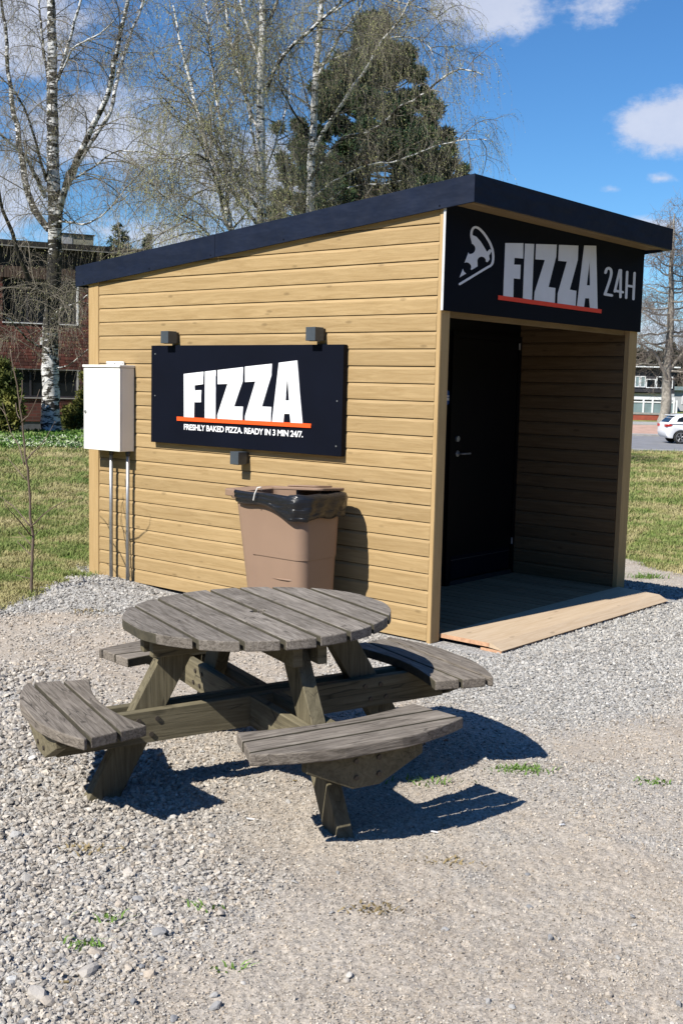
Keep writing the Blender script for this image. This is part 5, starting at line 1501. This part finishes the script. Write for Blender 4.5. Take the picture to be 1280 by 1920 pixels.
# the visible stretch of brickwork, brick by brick
bme = MB().box(-0.129, 0.129, -0.016, 0.02, -0.048, 0.048).mesh('brick', MAT['brick']); cnt = 0
for row in range(46):
    z = 0.34 + row * 0.11
    for i in range(-8, 10):
        x = i * 0.27 + (0.135 if row % 2 else 0)
        if not (-1.9 < x < 1.65) or z > 5.0: continue
        if any(w[0] - 0.13 < x < w[1] + 0.13 and w[2] - 0.06 < z < w[3] + 0.06 for w in wins): continue
        if z < 1.2 and x < -0.4: continue
        if cnt >= 298: continue
        cnt += 1; o = bpy.data.objects.new('brick', bme); link(o, bw); o.location = (x, -0.004 + RNG.normal(0, 0.002), z)
for (a, b, c, d_) in wins:
    f = MB(); t_ = 0.055
    f.box(a, b, 0.10, 0.16, c, c + t_); f.box(a, b, 0.10, 0.16, d_ - t_, d_); f.box(a, a + t_, 0.10, 0.16, c + t_, d_ - t_); f.box(b - t_, b, 0.10, 0.16, c + t_, d_ - t_)
    nm_ = max(1, int((b - a) / 1.1))
    for k in range(1, nm_ + 1):
        xm = a + (b - a) * k / (nm_ + 1); f.box(xm - 0.03, xm + 0.03, 0.105, 0.155, c + t_, d_ - t_)
    wf = f.build('window', MAT['darkclad'], bld)
    box('pane', MAT['glassy'], wf, a + t_, b - t_, 0.128, 0.134, c + t_, d_ - t_)
    box('sill', MAT['white'] if c > 3 else MAT['kerb'], wf, a - 0.02, b + 0.02, -0.05, 0.10, c - 0.035, c - 0.002)
    rv = MB(); rv.box(b - 0.004, b + 0.045, -0.014, 0.10, c, d_); rv.build('reveal', MAT['white'] if c > 3 else MAT['kerb'], wf)
    if c < 3: box('lintel', MAT['kerb'], wf, a - 0.1, b + 0.1, -0.015, 0.05, d_ + 0.002, d_ + 0.045)
# room behind the glass
box('interior', MAT['skirt'], bld, SL + 0.3, SR - 0.3, 0.9, 1.0, 0.3, 5.0)
# upper band: vertical cladding boards, dark strip, eaves
wb = 0.098; n_ = int((SR - SL) / wb); cme = MB().box(-wb / 2 + 0.006, wb / 2 - 0.006, -0.045, 0.0, 5.035, 5.41)
cb = MB()
for k in range(n_):
    x = SL + wb * (k + 0.5); cb.box(x - wb / 2 + 0.006, x + wb / 2 - 0.006, -0.050 - 0.004 * (k % 3), -0.002, 5.035, 5.41)
o = cb.build('cladding_boards', MAT['browncladding'], bld); o['kind'] = 'stuff'
box('cladding_backing', MAT['darkroof'], bld, SL, SR, 0.0, 0.3, 5.032, 6.05)
box('dark_band', MAT['darkroof'], bld, SL, SR, -0.03, -0.001, 5.412, 6.05)  # dark roofing strip between cladding and eaves
rf_ = box('roof', MAT['darkroof'], bld, SL - 0.1, SR + 0.1, -0.22, DP + 0.2, 6.05, 6.24)
box('eaves_strip', MAT['kerb'], rf_, SL - 0.1, SR + 0.1, -0.235, -0.221, 6.035, 6.062)
vb = box('roof_vent', MAT['ventbox'], rf_, 0.35, 1.42, 0.15, 1.4, 6.241, 6.60)
box('vent_cap', MAT['darkroof'], rf_, 0.30, 1.47, 0.10, 1.45, 6.6005, 6.63)
box('vent_hatch', MAT['palewall'], rf_, 0.36, 0.70, 0.135, 0.149, 6.26, 6.58)
box('wall_box', MAT['white'], bld, -0.42, -0.22, -0.11, -0.021, 2.86, 3.1)

# ------------------------------------------------------------------ right-hand background
def strip(name, d0, d1, lift, mat, kind='structure', lat0=-6, lat1=60, h=0.0):
    """band of road that runs across the view, draped on the terrain"""
    dd = np.linspace(d0, d1, 10); ll = np.linspace(lat0, lat1, 60); D_, L_ = np.meshgrid(dd, ll, indexing='ij')
    X = CAM[0] + FH[0] * D_ + RH[0] * L_; Y = CAM[1] + FH[1] * D_ + RH[1] * L_; Z = ground_z(X, Y) + lift; V = np.stack([X, Y, Z], -1).reshape(-1, 3); n = len(ll)
    i = np.arange(len(dd) - 1)[:, None] * n; j = np.arange(n - 1)[None]; F = np.stack([i + j, i + j + 1, i + n + j + 1, i + n + j], -1).reshape(-1, 4)
    if h:
        V2 = V.copy(); V2[:, 2] -= h; m = len(V); e = []
        for r_ in (0, len(dd) - 1):
            for q in range(n - 1): e.append((r_ * n + q, r_ * n + q + 1, m + r_ * n + q + 1, m + r_ * n + q))
        F = np.concatenate([F, np.array(e)]); V = np.concatenate([V, V2])
    o = bpy.data.objects.new(name, np_mesh(name, V, F, mat)); link(o); tag(o, kind=kind); return o
strip('kerb', 50.2, 50.8, 0.10, MAT['kerb'], h=0.2)
strip('road', 50.8, 63.0, 0.05, MAT['asphalt'])
strip('kerb', 63.0, 63.35, 0.14, MAT['kerb'], h=0.2)
strip('pavement', 63.35, 67.4, 0.10, MAT['pavement'], h=0.1)
strip('verge_path', 67.9, 71.0, 0.07, MAT['kerb'], h=0.1)

RM = lambda px, d, z: Matrix([[RH[0], FH[0], 0, at(px, 760, d)[0]], [RH[1], FH[1], 0, at(px, 760, d)[1]], [0, 0, 1, z], [0, 0, 0, 1]])
def zpx(py, d, px=1240):  # height of a pixel row at distance d near the right edge
    return float(at(px, py, d)[2])
def xpx(px, d, ref=1190):  # metres right of the reference column at distance d
    return float(np.dot(at(px, 760, d)[:2] - at(ref, 760, d)[:2], RH))

# low red wall
d = 76.0; t = empty('low_wall', (0, 0, 0), 'long low red brick wall beyond the road on the right', 'wall'); t.matrix_world = RM(1190, d, 0)
box('wall_face', MAT['redbrickfar'], t, -6, 30, 0, 0.3, zpx(793, d) - 0.5, zpx(778, d)); box('coping', MAT['kerb'], t, -6, 30, -0.04, 0.34, zpx(778, d) + 0.002, zpx(776, d) + 0.06)
# white framed glass shelter
d = 82.0; t = empty('glass_shelter', (0, 0, 0), 'low white-framed glass shelter behind the red wall on the right', 'shelter'); t.matrix_world = RM(1190, d, 0)
f = MB(); zt_, zb_ = zpx(750, d), zpx(778, d) - 0.3; x1_ = xpx(1263, d)
for zz in ((zt_, zt_ + 0.12), (zt_ - 0.22, zt_ - 0.12)): f.box(-4, x1_, -0.05, 0.05, zz[0], zz[1])
for px in (1262, 1267, 1222, 1180, 1205): f.box(xpx(px, d) - 0.06, xpx(px, d) + 0.06, -0.06, 0.06, zb_, zt_)
f.box(-4, x1_, -0.05, 2.2, zt_ + 0.121, zt_ + 0.2); f.build('shelter_frame', MAT['white'], t)
for a, b in ((1180, 1204), (1206, 1221), (1223, 1261)): box('pane', MAT['glasspale'], t, xpx(a, d), xpx(b, d), -0.01, 0.01, zb_, zt_ - 0.24)
box('back_panel', MAT['glasspale'], t, -4, x1_ - 0.1, 2.0, 2.1, zb_, zt_ - 0.05)
# dark house with white windows
d = 96.0; t = empty('dark_house', (0, 0, 0), 'dark-clad house with white window frames and pale lower storey beyond the road', 'building'); t.matrix_world = RM(1190, d, 0)
Z = lambda y: zpx(y, d); Xh = lambda x: xpx(x, d)
box('lower_wall', MAT['palewall'], t, -12, Xh(1262), 0.0, 9, Z(790), Z(738)); box('balcony', MAT['darkclad'], t, -12, Xh(1237), -0.5, -0.002, Z(736), Z(730))
box('upper_wall', MAT['darkclad'], t, -12, Xh(1262), 0.05, 9, Z(738) + 0.003, Z(690)); rr_ = box('roof', MAT['darkclad'], t, -12.3, Xh(1268), -0.4, 9.4, Z(690) + 0.002, Z(687.5))
box('eaves_board', MAT['white'], rr_, -12.3, Xh(1268), -0.45, -0.402, Z(689.7), Z(687.3))
for (a, b, y0_, y1_) in ((1187, 1196, 706, 727), (1197, 1207, 706, 727), (1208, 1226, 711, 728), (1227, 1239, 706, 728), (1243, 1258, 706, 728)):
    f = MB(); X0, X1, Z0, Z1 = Xh(a), Xh(b), Z(y1_), Z(y0_)
    f.box(X0, X1, -0.03, 0.045, Z0, Z0 + .07); f.box(X0, X1, -0.03, 0.045, Z1 - .07, Z1); f.box(X0, X0 + .07, -0.03, 0.045, Z0 + .07, Z1 - .07); f.box(X1 - .07, X1, -0.03, 0.045, Z0 + .07, Z1 - .07)
    w_ = f.build('window', MAT['white'], t); box('pane', MAT['glasspale'] if a < 1208 else MAT['glassy'], w_, X0 + .07, X1 - .07, 0.0, 0.02, Z0 + .07, Z1 - .07)
# second, lower house at the very edge
d = 104.0; t = empty('far_house', (0, 0, 0), 'long pale far house with grey roof behind the bare tree at the right edge', 'building'); t.matrix_world = RM(1264, d, 0)
Z = lambda y: zpx(y, d)
box('wall', MAT['palewall'], t, -1.0, 16, 0.0, 8, Z(790), Z(731)); box('roof', MAT['glasspale'], t, -1.3, 16.3, -0.4, 8.4, Z(731) + 0.002, Z(724))
for k in range(4):
    w_ = box('window', MAT['white'], t, 0.6 + k * 3.2, 2.4 + k * 3.2, -0.05, -0.001, Z(757), Z(740)); box('pane', MAT['glassy'], w_, 0.7 + k * 3.2, 2.3 + k * 3.2, -0.06, -0.0505, Z(756), Z(741))
# wooded ridge and far wood, one mass
def far_wood(name, d, px0, px1, ytop, amp, seed, n=26000, ls=0.9):
    rng = np.random.default_rng(seed); px = rng.uniform(px0, px1, n); x = px * 0.11; top = ytop - amp * fbm(x, x * 0 + seed, 3, seed); lo = 745
    py = lo + (top - lo) * rng.uniform(0, 1, n) ** 0.6; dd = d + rng.uniform(0, 22, n)
    vv = CF * FPX + CR * (px[:, None] - 640) - CU * (py[:, None] - 960); hh = vv[:, 0] * FH[0] + vv[:, 1] * FH[1]; P = CAM + vv * (dd / hh)[:, None]
    D = nrm(rng.normal(size=(n, 3)) + np.array([0, 0, 0.6])); Sd = nrm(np.cross(D, rng.normal(size=D.shape))); ln = ls * rng.uniform(0.5, 1.5, (n, 1))
    V = np.stack([P - Sd * ln * 0.4, P + Sd * ln * 0.4, P + D * ln], 1).reshape(-1, 3); o = link(bpy.data.objects.new(name, np_mesh(name, V, np.arange(len(V)).reshape(-1, 3), MAT['farwood']))); tag(o, kind='stuff')
far_wood('far_wood', 240, 1120, 1420, 688, 34, 7, ls=1.6)
far_wood('dark_hedge', 118, 1258, 1330, 700, 30, 9, 9000, 0.7)
def sky_blocking_ring():
    # unseen wood added round the yard, out of frame, to block bright low sky
    rng = np.random.default_rng(91); n = 90000; hd = math.atan2(FH[0], FH[1]); az = hd + rng.uniform(R(34), 2 * math.pi - R(34), n)
    top = 11 + 9 * fbm(az * 9, az * 0, 4, 5); D = rng.uniform(48, 60, n); z = top * rng.uniform(0, 1, n) ** 0.8
    P = np.stack([CAM[0] + D * np.sin(az), CAM[1] + D * np.cos(az), z], -1); Dv = nrm(rng.normal(size=(n, 3)) + np.array([0, 0, 0.5])); Sd = nrm(np.cross(Dv, rng.normal(size=(n, 3)))); ln = 1.5 * rng.uniform(0.5, 1.5, (n, 1))
    V = np.stack([P - Sd * ln * 0.45, P + Sd * ln * 0.45, P + Dv * ln], 1).reshape(-1, 3); o = link(bpy.data.objects.new('surrounding_wood', np_mesh('surrounding_wood', V, np.arange(len(V)).reshape(-1, 3), MAT['farwood']))); tag(o, kind='stuff')
sky_blocking_ring()
far_wood('far_wood_left', 150, -260, 560, 640, 20, 12, 30000, 1.3)


# ------------------------------------------------------------------ white car
def car():
    p = at(1269, 760, 58.6); z = float(ground_z(np.array(p[0]), np.array(p[1]))) + 0.05
    t = empty('parked_car', (0, 0, 0), 'white hatchback on the road at the right edge, only its rear half in view', 'car')
    t.matrix_world = Matrix([[RH[0], FH[0], 0, p[0]], [RH[1], FH[1], 0, p[1]], [0, 0, 1, z], [0, 0, 0, 1]])
    # side profile: x forward from the rear axle, z up
    lo = [(-0.72, 0.42), (-0.76, 0.62), (-0.74, 0.82), (-0.70, 1.00), (-0.62, 1.06), (-0.10, 1.10), (0.9, 1.08), (2.1, 1.02), (2.75, 0.96), (3.15, 0.82), (3.36, 0.62), (3.36, 0.32), (3.2, 0.22)]
    hi = [(-0.62, 1.06), (-0.40, 1.30), (-0.20, 1.43), (0.2, 1.50), (0.9, 1.515), (1.45, 1.46), (1.8, 1.34), (2.35, 1.02)]
    def arch(cx_, r=0.37, n=12): return [(cx_ + r * math.cos(a), 0.33 + r * math.sin(a)) for a in np.linspace(math.pi * 1.0, 0.0, n)]
    bot = [(-0.60, 0.28), (-0.37, 0.26)] + arch(0.0)[1:-1] + [(0.37, 0.22), (2.25, 0.22)] + arch(2.62)[1:-1] + [(2.99, 0.22)]
    prof = bot + lo[::-1]
    b_ = MB(); half = 0.88
    def wd(x, z): return half * (1 - 0.10 * max(0, (-x - 0.2)) / 0.5 - 0.16 * max(0, x - 2.5) / 0.8) * (1 - 0.05 * max(0, 0.5 - z) / 0.3)
    n = len(prof)
    vs = [(x, -wd(x, zz), zz) for x, zz in prof] + [(x, wd(x, zz), zz) for x, zz in prof]
    b_.poly(vs, [tuple(range(n)), tuple(range(n, 2 * n))[::-1]] + [(i, n + i, n + (i + 1) % n, (i + 1) % n) for i in range(n)])
    bo_ = b_.build('body', MAT['carpaint'], t, bevel=0.04, seg=3, smooth=True)
    g_ = MB(); n = len(hi); wh = lambda zz: 0.86 - 0.24 * (zz - 1.06) / 0.45
    base = hi + [(2.3, 1.0), (-0.6, 1.0)]; n = len(base)
    vs = [(x, -wh(max(zz, 1.06)), zz) for x, zz in base] + [(x, wh(max(zz, 1.06)), zz) for x, zz in base]
    g_.poly(vs, [tuple(range(n)), tuple(range(n, 2 * n))[::-1]] + [(i, n + i, n + (i + 1) % n, (i + 1) % n) for i in range(n)])
    g_.build('cabin', MAT['carpaint'], t, bevel=0.03, seg=2, smooth=True)
    for s in (-1, 1):
        for pts in ([(-0.22, 1.13), (-0.12, 1.30), (0.15, 1.40), (0.42, 1.42), (0.42, 1.13)], [(0.47, 1.13), (0.47, 1.42), (1.05, 1.42), (1.12, 1.13)], [(1.18, 1.13), (1.12, 1.42), (1.45, 1.38), (1.95, 1.12)]):
            wm = MB(); wm.prism(pts, 0.0, 0.02, lambda a, b, h: (a, s * (wh(b) + 0.003 + h * 0.4), b)); wm.build('side_window', MAT['glassy'], t)
    rwm = MB(); rwm.poly([(-0.615, -0.68, 1.10), (-0.615, 0.68, 1.10), (-0.42, 0.60, 1.305), (-0.42, -0.60, 1.305)], [(0, 1, 2, 3), ]); rwm.build('rear_window', MAT['glassy'], t)
    for s in (-1, 1):
        tlm = MB(); tlm.prism([(-0.745, 0.86), (-0.715, 1.0), (-0.44, 0.97), (-0.50, 0.90)], 0, 0.02, lambda a, b, h: (a, s * (wd(a, b) + 0.002 + h), b)); tlm.box(-0.765, -0.72, min(s * 0.50, s * 0.83), max(s * 0.50, s * 0.83), 0.86, 0.99); tlm.build('tail_light', MAT['taillight'], t)
        hm = MB(); hm.prism([(0.62, 0.93), (0.62, 0.96), (0.82, 0.96), (0.82, 0.93)], 0, 0.03, lambda a, b, h: (a, s * (wd(a, b) + 0.002 + h), b)); hm.build('door_handle', MAT['carpaint'], t)
    sp = MB(); sp.box(-0.47, -0.15, -0.6, 0.6, 1.43, 1.465); sp.build('spoiler', MAT['carpaint'], t, bevel=0.01)
    for wx in (0.0, 2.62):
        for s in (-1, 1):
            w_ = MB().tube([(wx, s * 0.68, 0.33), (wx, s * 0.865, 0.33)], 0.325, 28).build('wheel', MAT['tyre'], t, bevel=0.02)
            rm = MB(); rm.tube([(wx, s * 0.86, 0.33), (wx, s * 0.868, 0.33)], 0.225, 24); rm.build('rim_disc', MAT['plastic'], w_)
            r2 = MB()
            for k in range(5):
                a = 2 * math.pi * k / 5 + 0.3
                for da in (-0.16, 0.16):
                    r2.tube([(wx + 0.04 * math.cos(a), s * 0.873, 0.33 + 0.04 * math.sin(a)), (wx + 0.222 * math.cos(a + da), s * 0.873, 0.33 + 0.222 * math.sin(a + da))], 0.015, 5)
            ring = [(wx + 0.228 * math.cos(a), s * 0.871, 0.33 + 0.228 * math.sin(a)) for a in np.linspace(0, 2 * math.pi, 25)]
            r2.tube(ring, 0.016, 5); r2.build('rim', MAT['rim'], w_)
car()
# its own front half and everything beyond the frame is modelled as well


# ------------------------------------------------------------------ grass
def tuft_mesh(seed, n=16, h=0.06, sp=0.05, w=0.0032):
    rng = np.random.default_rng(seed); V = []; F = []
    for i in range(n):
        a = rng.uniform(0, 6.28); p = np.array([rng.normal() * sp, rng.normal() * sp, 0]); lean = np.array([math.cos(a), math.sin(a), 0]) * rng.uniform(0.2, 1.1); hh = h * rng.uniform(0.45, 1.2)
        s = np.array([-math.sin(a), math.cos(a), 0]) * w; m = p + lean * hh * 0.35 + np.array([0, 0, hh * 0.6]); e = p + lean * hh * 1.0 + np.array([0, 0, hh * 0.85]); o = len(V)
        V += [p - s, p + s, m - s * 0.8, m + s * 0.8, e]; F += [(o, o + 1, o + 3, o + 2), (o + 2, o + 3, o + 4)]
    return V, F


def inst_grass():
    col = bpy.data.collections.new('grass_sources')
    for k in range(6):
        V, F = tuft_mesh(100 + k); me = bpy.data.meshes.new('grass_source'); me.from_pydata([tuple(v) for v in V], [], F); me.materials.append(MAT['blade']); col.objects.link(bpy.data.objects.new('grass_source', me))
    rng = np.random.default_rng(61); pts = []
    for (a0, a1, d0, d1, n) in ((-R(24), -R(8), 7.5, 30, 30000), (R(11), R(23), 7.5, 52, 34000), (-R(12), R(14), 9, 30, 4000)):
        D = d0 * (d1 / d0) ** rng.uniform(0, 1, n); a = rng.uniform(a0, a1, n) + math.atan2(FH[0], FH[1]); x = CAM[0] + D * np.sin(a); y = CAM[1] + D * np.cos(a)
        m = lawn_mask(x, y) > rng.uniform(-0.12, 0.05, n); m &= ~((x > -0.1) & (x < 3.05) & (y > -0.1) & (y < 4.0)); m &= fbm(x * 2.5, y * 2.5, 3, 71) > 0.30
        x, y, D = x[m], y[m], D[m]; pts.append(np.stack([x, y, ground_z(x, y) - 0.004, np.clip(D / 14, 0.75, 2.2)], -1))
    P = np.concatenate(pts); me = bpy.data.meshes.new('lawn_grass'); me.vertices.add(len(P)); me.vertices.foreach_set('co', P[:, :3].astype(np.float32).ravel())
    a = me.attributes.new('sc', 'FLOAT', 'POINT'); a.data.foreach_set('value', (P[:, 3] * rng.uniform(0.7, 1.3, len(P))).astype(np.float32))
    r_ = me.attributes.new('rot', 'FLOAT_VECTOR', 'POINT'); rv = np.zeros((len(P), 3), np.float32); rv[:, 2] = rng.uniform(0, 6.28, len(P)); rv[:, 0] = rng.normal(size=len(P)) * 0.12; r_.data.foreach_set('vector', rv.ravel())
    ob = link(bpy.data.objects.new('lawn_grass', me)); tag(ob, kind='stuff')
    ng = bpy.data.node_groups.new('grass', 'GeometryNodeTree'); ng.interface.new_socket('Geometry', in_out='INPUT', socket_type='NodeSocketGeometry'); ng.interface.new_socket('Geometry', in_out='OUTPUT', socket_type='NodeSocketGeometry')
    N = ng.nodes; Lk = ng.links; gi = N.new('NodeGroupInput'); go = N.new('NodeGroupOutput'); iop = N.new('GeometryNodeInstanceOnPoints'); ci = N.new('GeometryNodeCollectionInfo'); ci.inputs['Collection'].default_value = col
    ci.inputs['Separate Children'].default_value = True; ci.inputs['Reset Children'].default_value = True; iop.inputs['Pick Instance'].default_value = True
    na = N.new('GeometryNodeInputNamedAttribute'); na.data_type = 'FLOAT'; na.inputs['Name'].default_value = 'sc'; nr_ = N.new('GeometryNodeInputNamedAttribute'); nr_.data_type = 'FLOAT_VECTOR'; nr_.inputs['Name'].default_value = 'rot'
    e2r = N.new('FunctionNodeEulerToRotation')
    Lk.new(gi.outputs[0], iop.inputs['Points']); Lk.new(ci.outputs[0], iop.inputs['Instance']); Lk.new(na.outputs['Attribute'], iop.inputs['Scale']); Lk.new(nr_.outputs['Attribute'], e2r.inputs[0]); Lk.new(e2r.outputs[0], iop.inputs['Rotation']); Lk.new(iop.outputs[0], go.inputs[0])
    md = ob.modifiers.new('grass', 'NODES'); md.node_group = ng
inst_grass()


def weed(px, py, size, label, mat, seed, n=60, h=0.05, w=0.0022, stretch=2.2):
    p = hit(px, py)
    V, F = tuft_mesh(seed, n, h, size, w); V = np.array(V); c = V @ np.array([[RH[0], RH[1], 0], [-FH[0], -FH[1], 0], [0, 0, 1]]) ; 
    loc = V[:, 0:1] * stretch * np.array([[RH[0], RH[1], 0]]) + V[:, 1:2] * 0.9 * np.array([[FH[0], FH[1], 0]]) + V[:, 2:3] * np.array([[0, 0, 1.0]])
    me = bpy.data.meshes.new('weed_tuft'); me.from_pydata([tuple(v) for v in loc], [], F); me.materials.append(mat); o = link(bpy.data.objects.new('weed_tuft', me)); o.location = tuple(p)
    tag(o, label, 'weed', 'weeds in the gravel')
weed(975, 1446, 0.032, 'bright green grass tuft just beyond the table shadow on the gravel', MAT['weed'], 201, 190, 0.032, 0.002, 1.9)
weed(800, 1467, 0.035, 'sparse green tuft between the two shadows right of the front seat', MAT['weed'], 202, 50, 0.03, 0.002, 2.2)
weed(1224, 1469, 0.022, 'tiny green weed near the right edge of the gravel', MAT['weed'], 203, 40, 0.028)
weed(1210, 1084, 0.05, 'small green weed in the gravel right of the kiosk', MAT['weed'], 204, 150, 0.08)
weed(208, 1728, 0.02, 'little grey-green weed in the coarse gravel at the lower left', MAT['weed'], 205, 22, 0.035)
weed(155, 1776, 0.018, 'dark green weed beside a flat pebble at the lower left', MAT['weed'], 206, 26, 0.035)
weed(392, 1708, 0.02, 'single thin weed right of the coarse gravel', MAT['weed'], 207, 16, 0.035)
weed(432, 1815, 0.018, 'faint green weed near the bottom of the picture', MAT['weed'], 208, 16, 0.02)
weed(700, 1705, 0.022, 'brown dry weed clump in the dirt at the lower middle', MAT['dryweed'], 209, 70, 0.016)
weed(172, 1595, 0.03, 'brown dry clump in the gravel below the left leg', MAT['dryweed'], 210, 90, 0.02)
weed(840, 1618, 0.03, 'thin brown dry grass streak in the dirt below the table shadow', MAT['dryweed'], 211, 50, 0.018)
weed(165, 1148, 0.03, 'dry brown clump in front of the gravel heap at the left', MAT['dryweed'], 212, 60, 0.03)
# bits of litter
for (px, py, L_, a, lab) in ((470, 1534, 0.035, 0.1, 'short white paper straw end lying left of the front leg'), (814, 1556, 0.03, -0.1, 'small white scrap in the shadow right of the front leg'), (1053, 1544, 0.03, 0.6, 'crumpled white scrap on the gravel right of the shadow'),
                             (553, 1462, 0.02, 0.4, 'small brown bark chip below the front seat'), (120, 1836, 0.03, 0.3, 'pale wood splinter in the gravel at the lower left')):
    p = on_z(px, py, 0.0); p[2] = float(ground_z(np.array(p[0]), np.array(p[1]))) + 0.006
    o = MB().box(-L_ / 2, L_ / 2, -0.004, 0.004, -0.0015, 0.0015).build('litter_scrap', MAT['dryweed'] if 'brown' in lab or 'wood' in lab else MAT['white'], None); o.location = tuple(p); o.rotation_euler = (0.1, 0.15, math.atan2(RH[1], RH[0]) + a)
    tag(o, lab, 'litter', 'scraps lying on the ground')
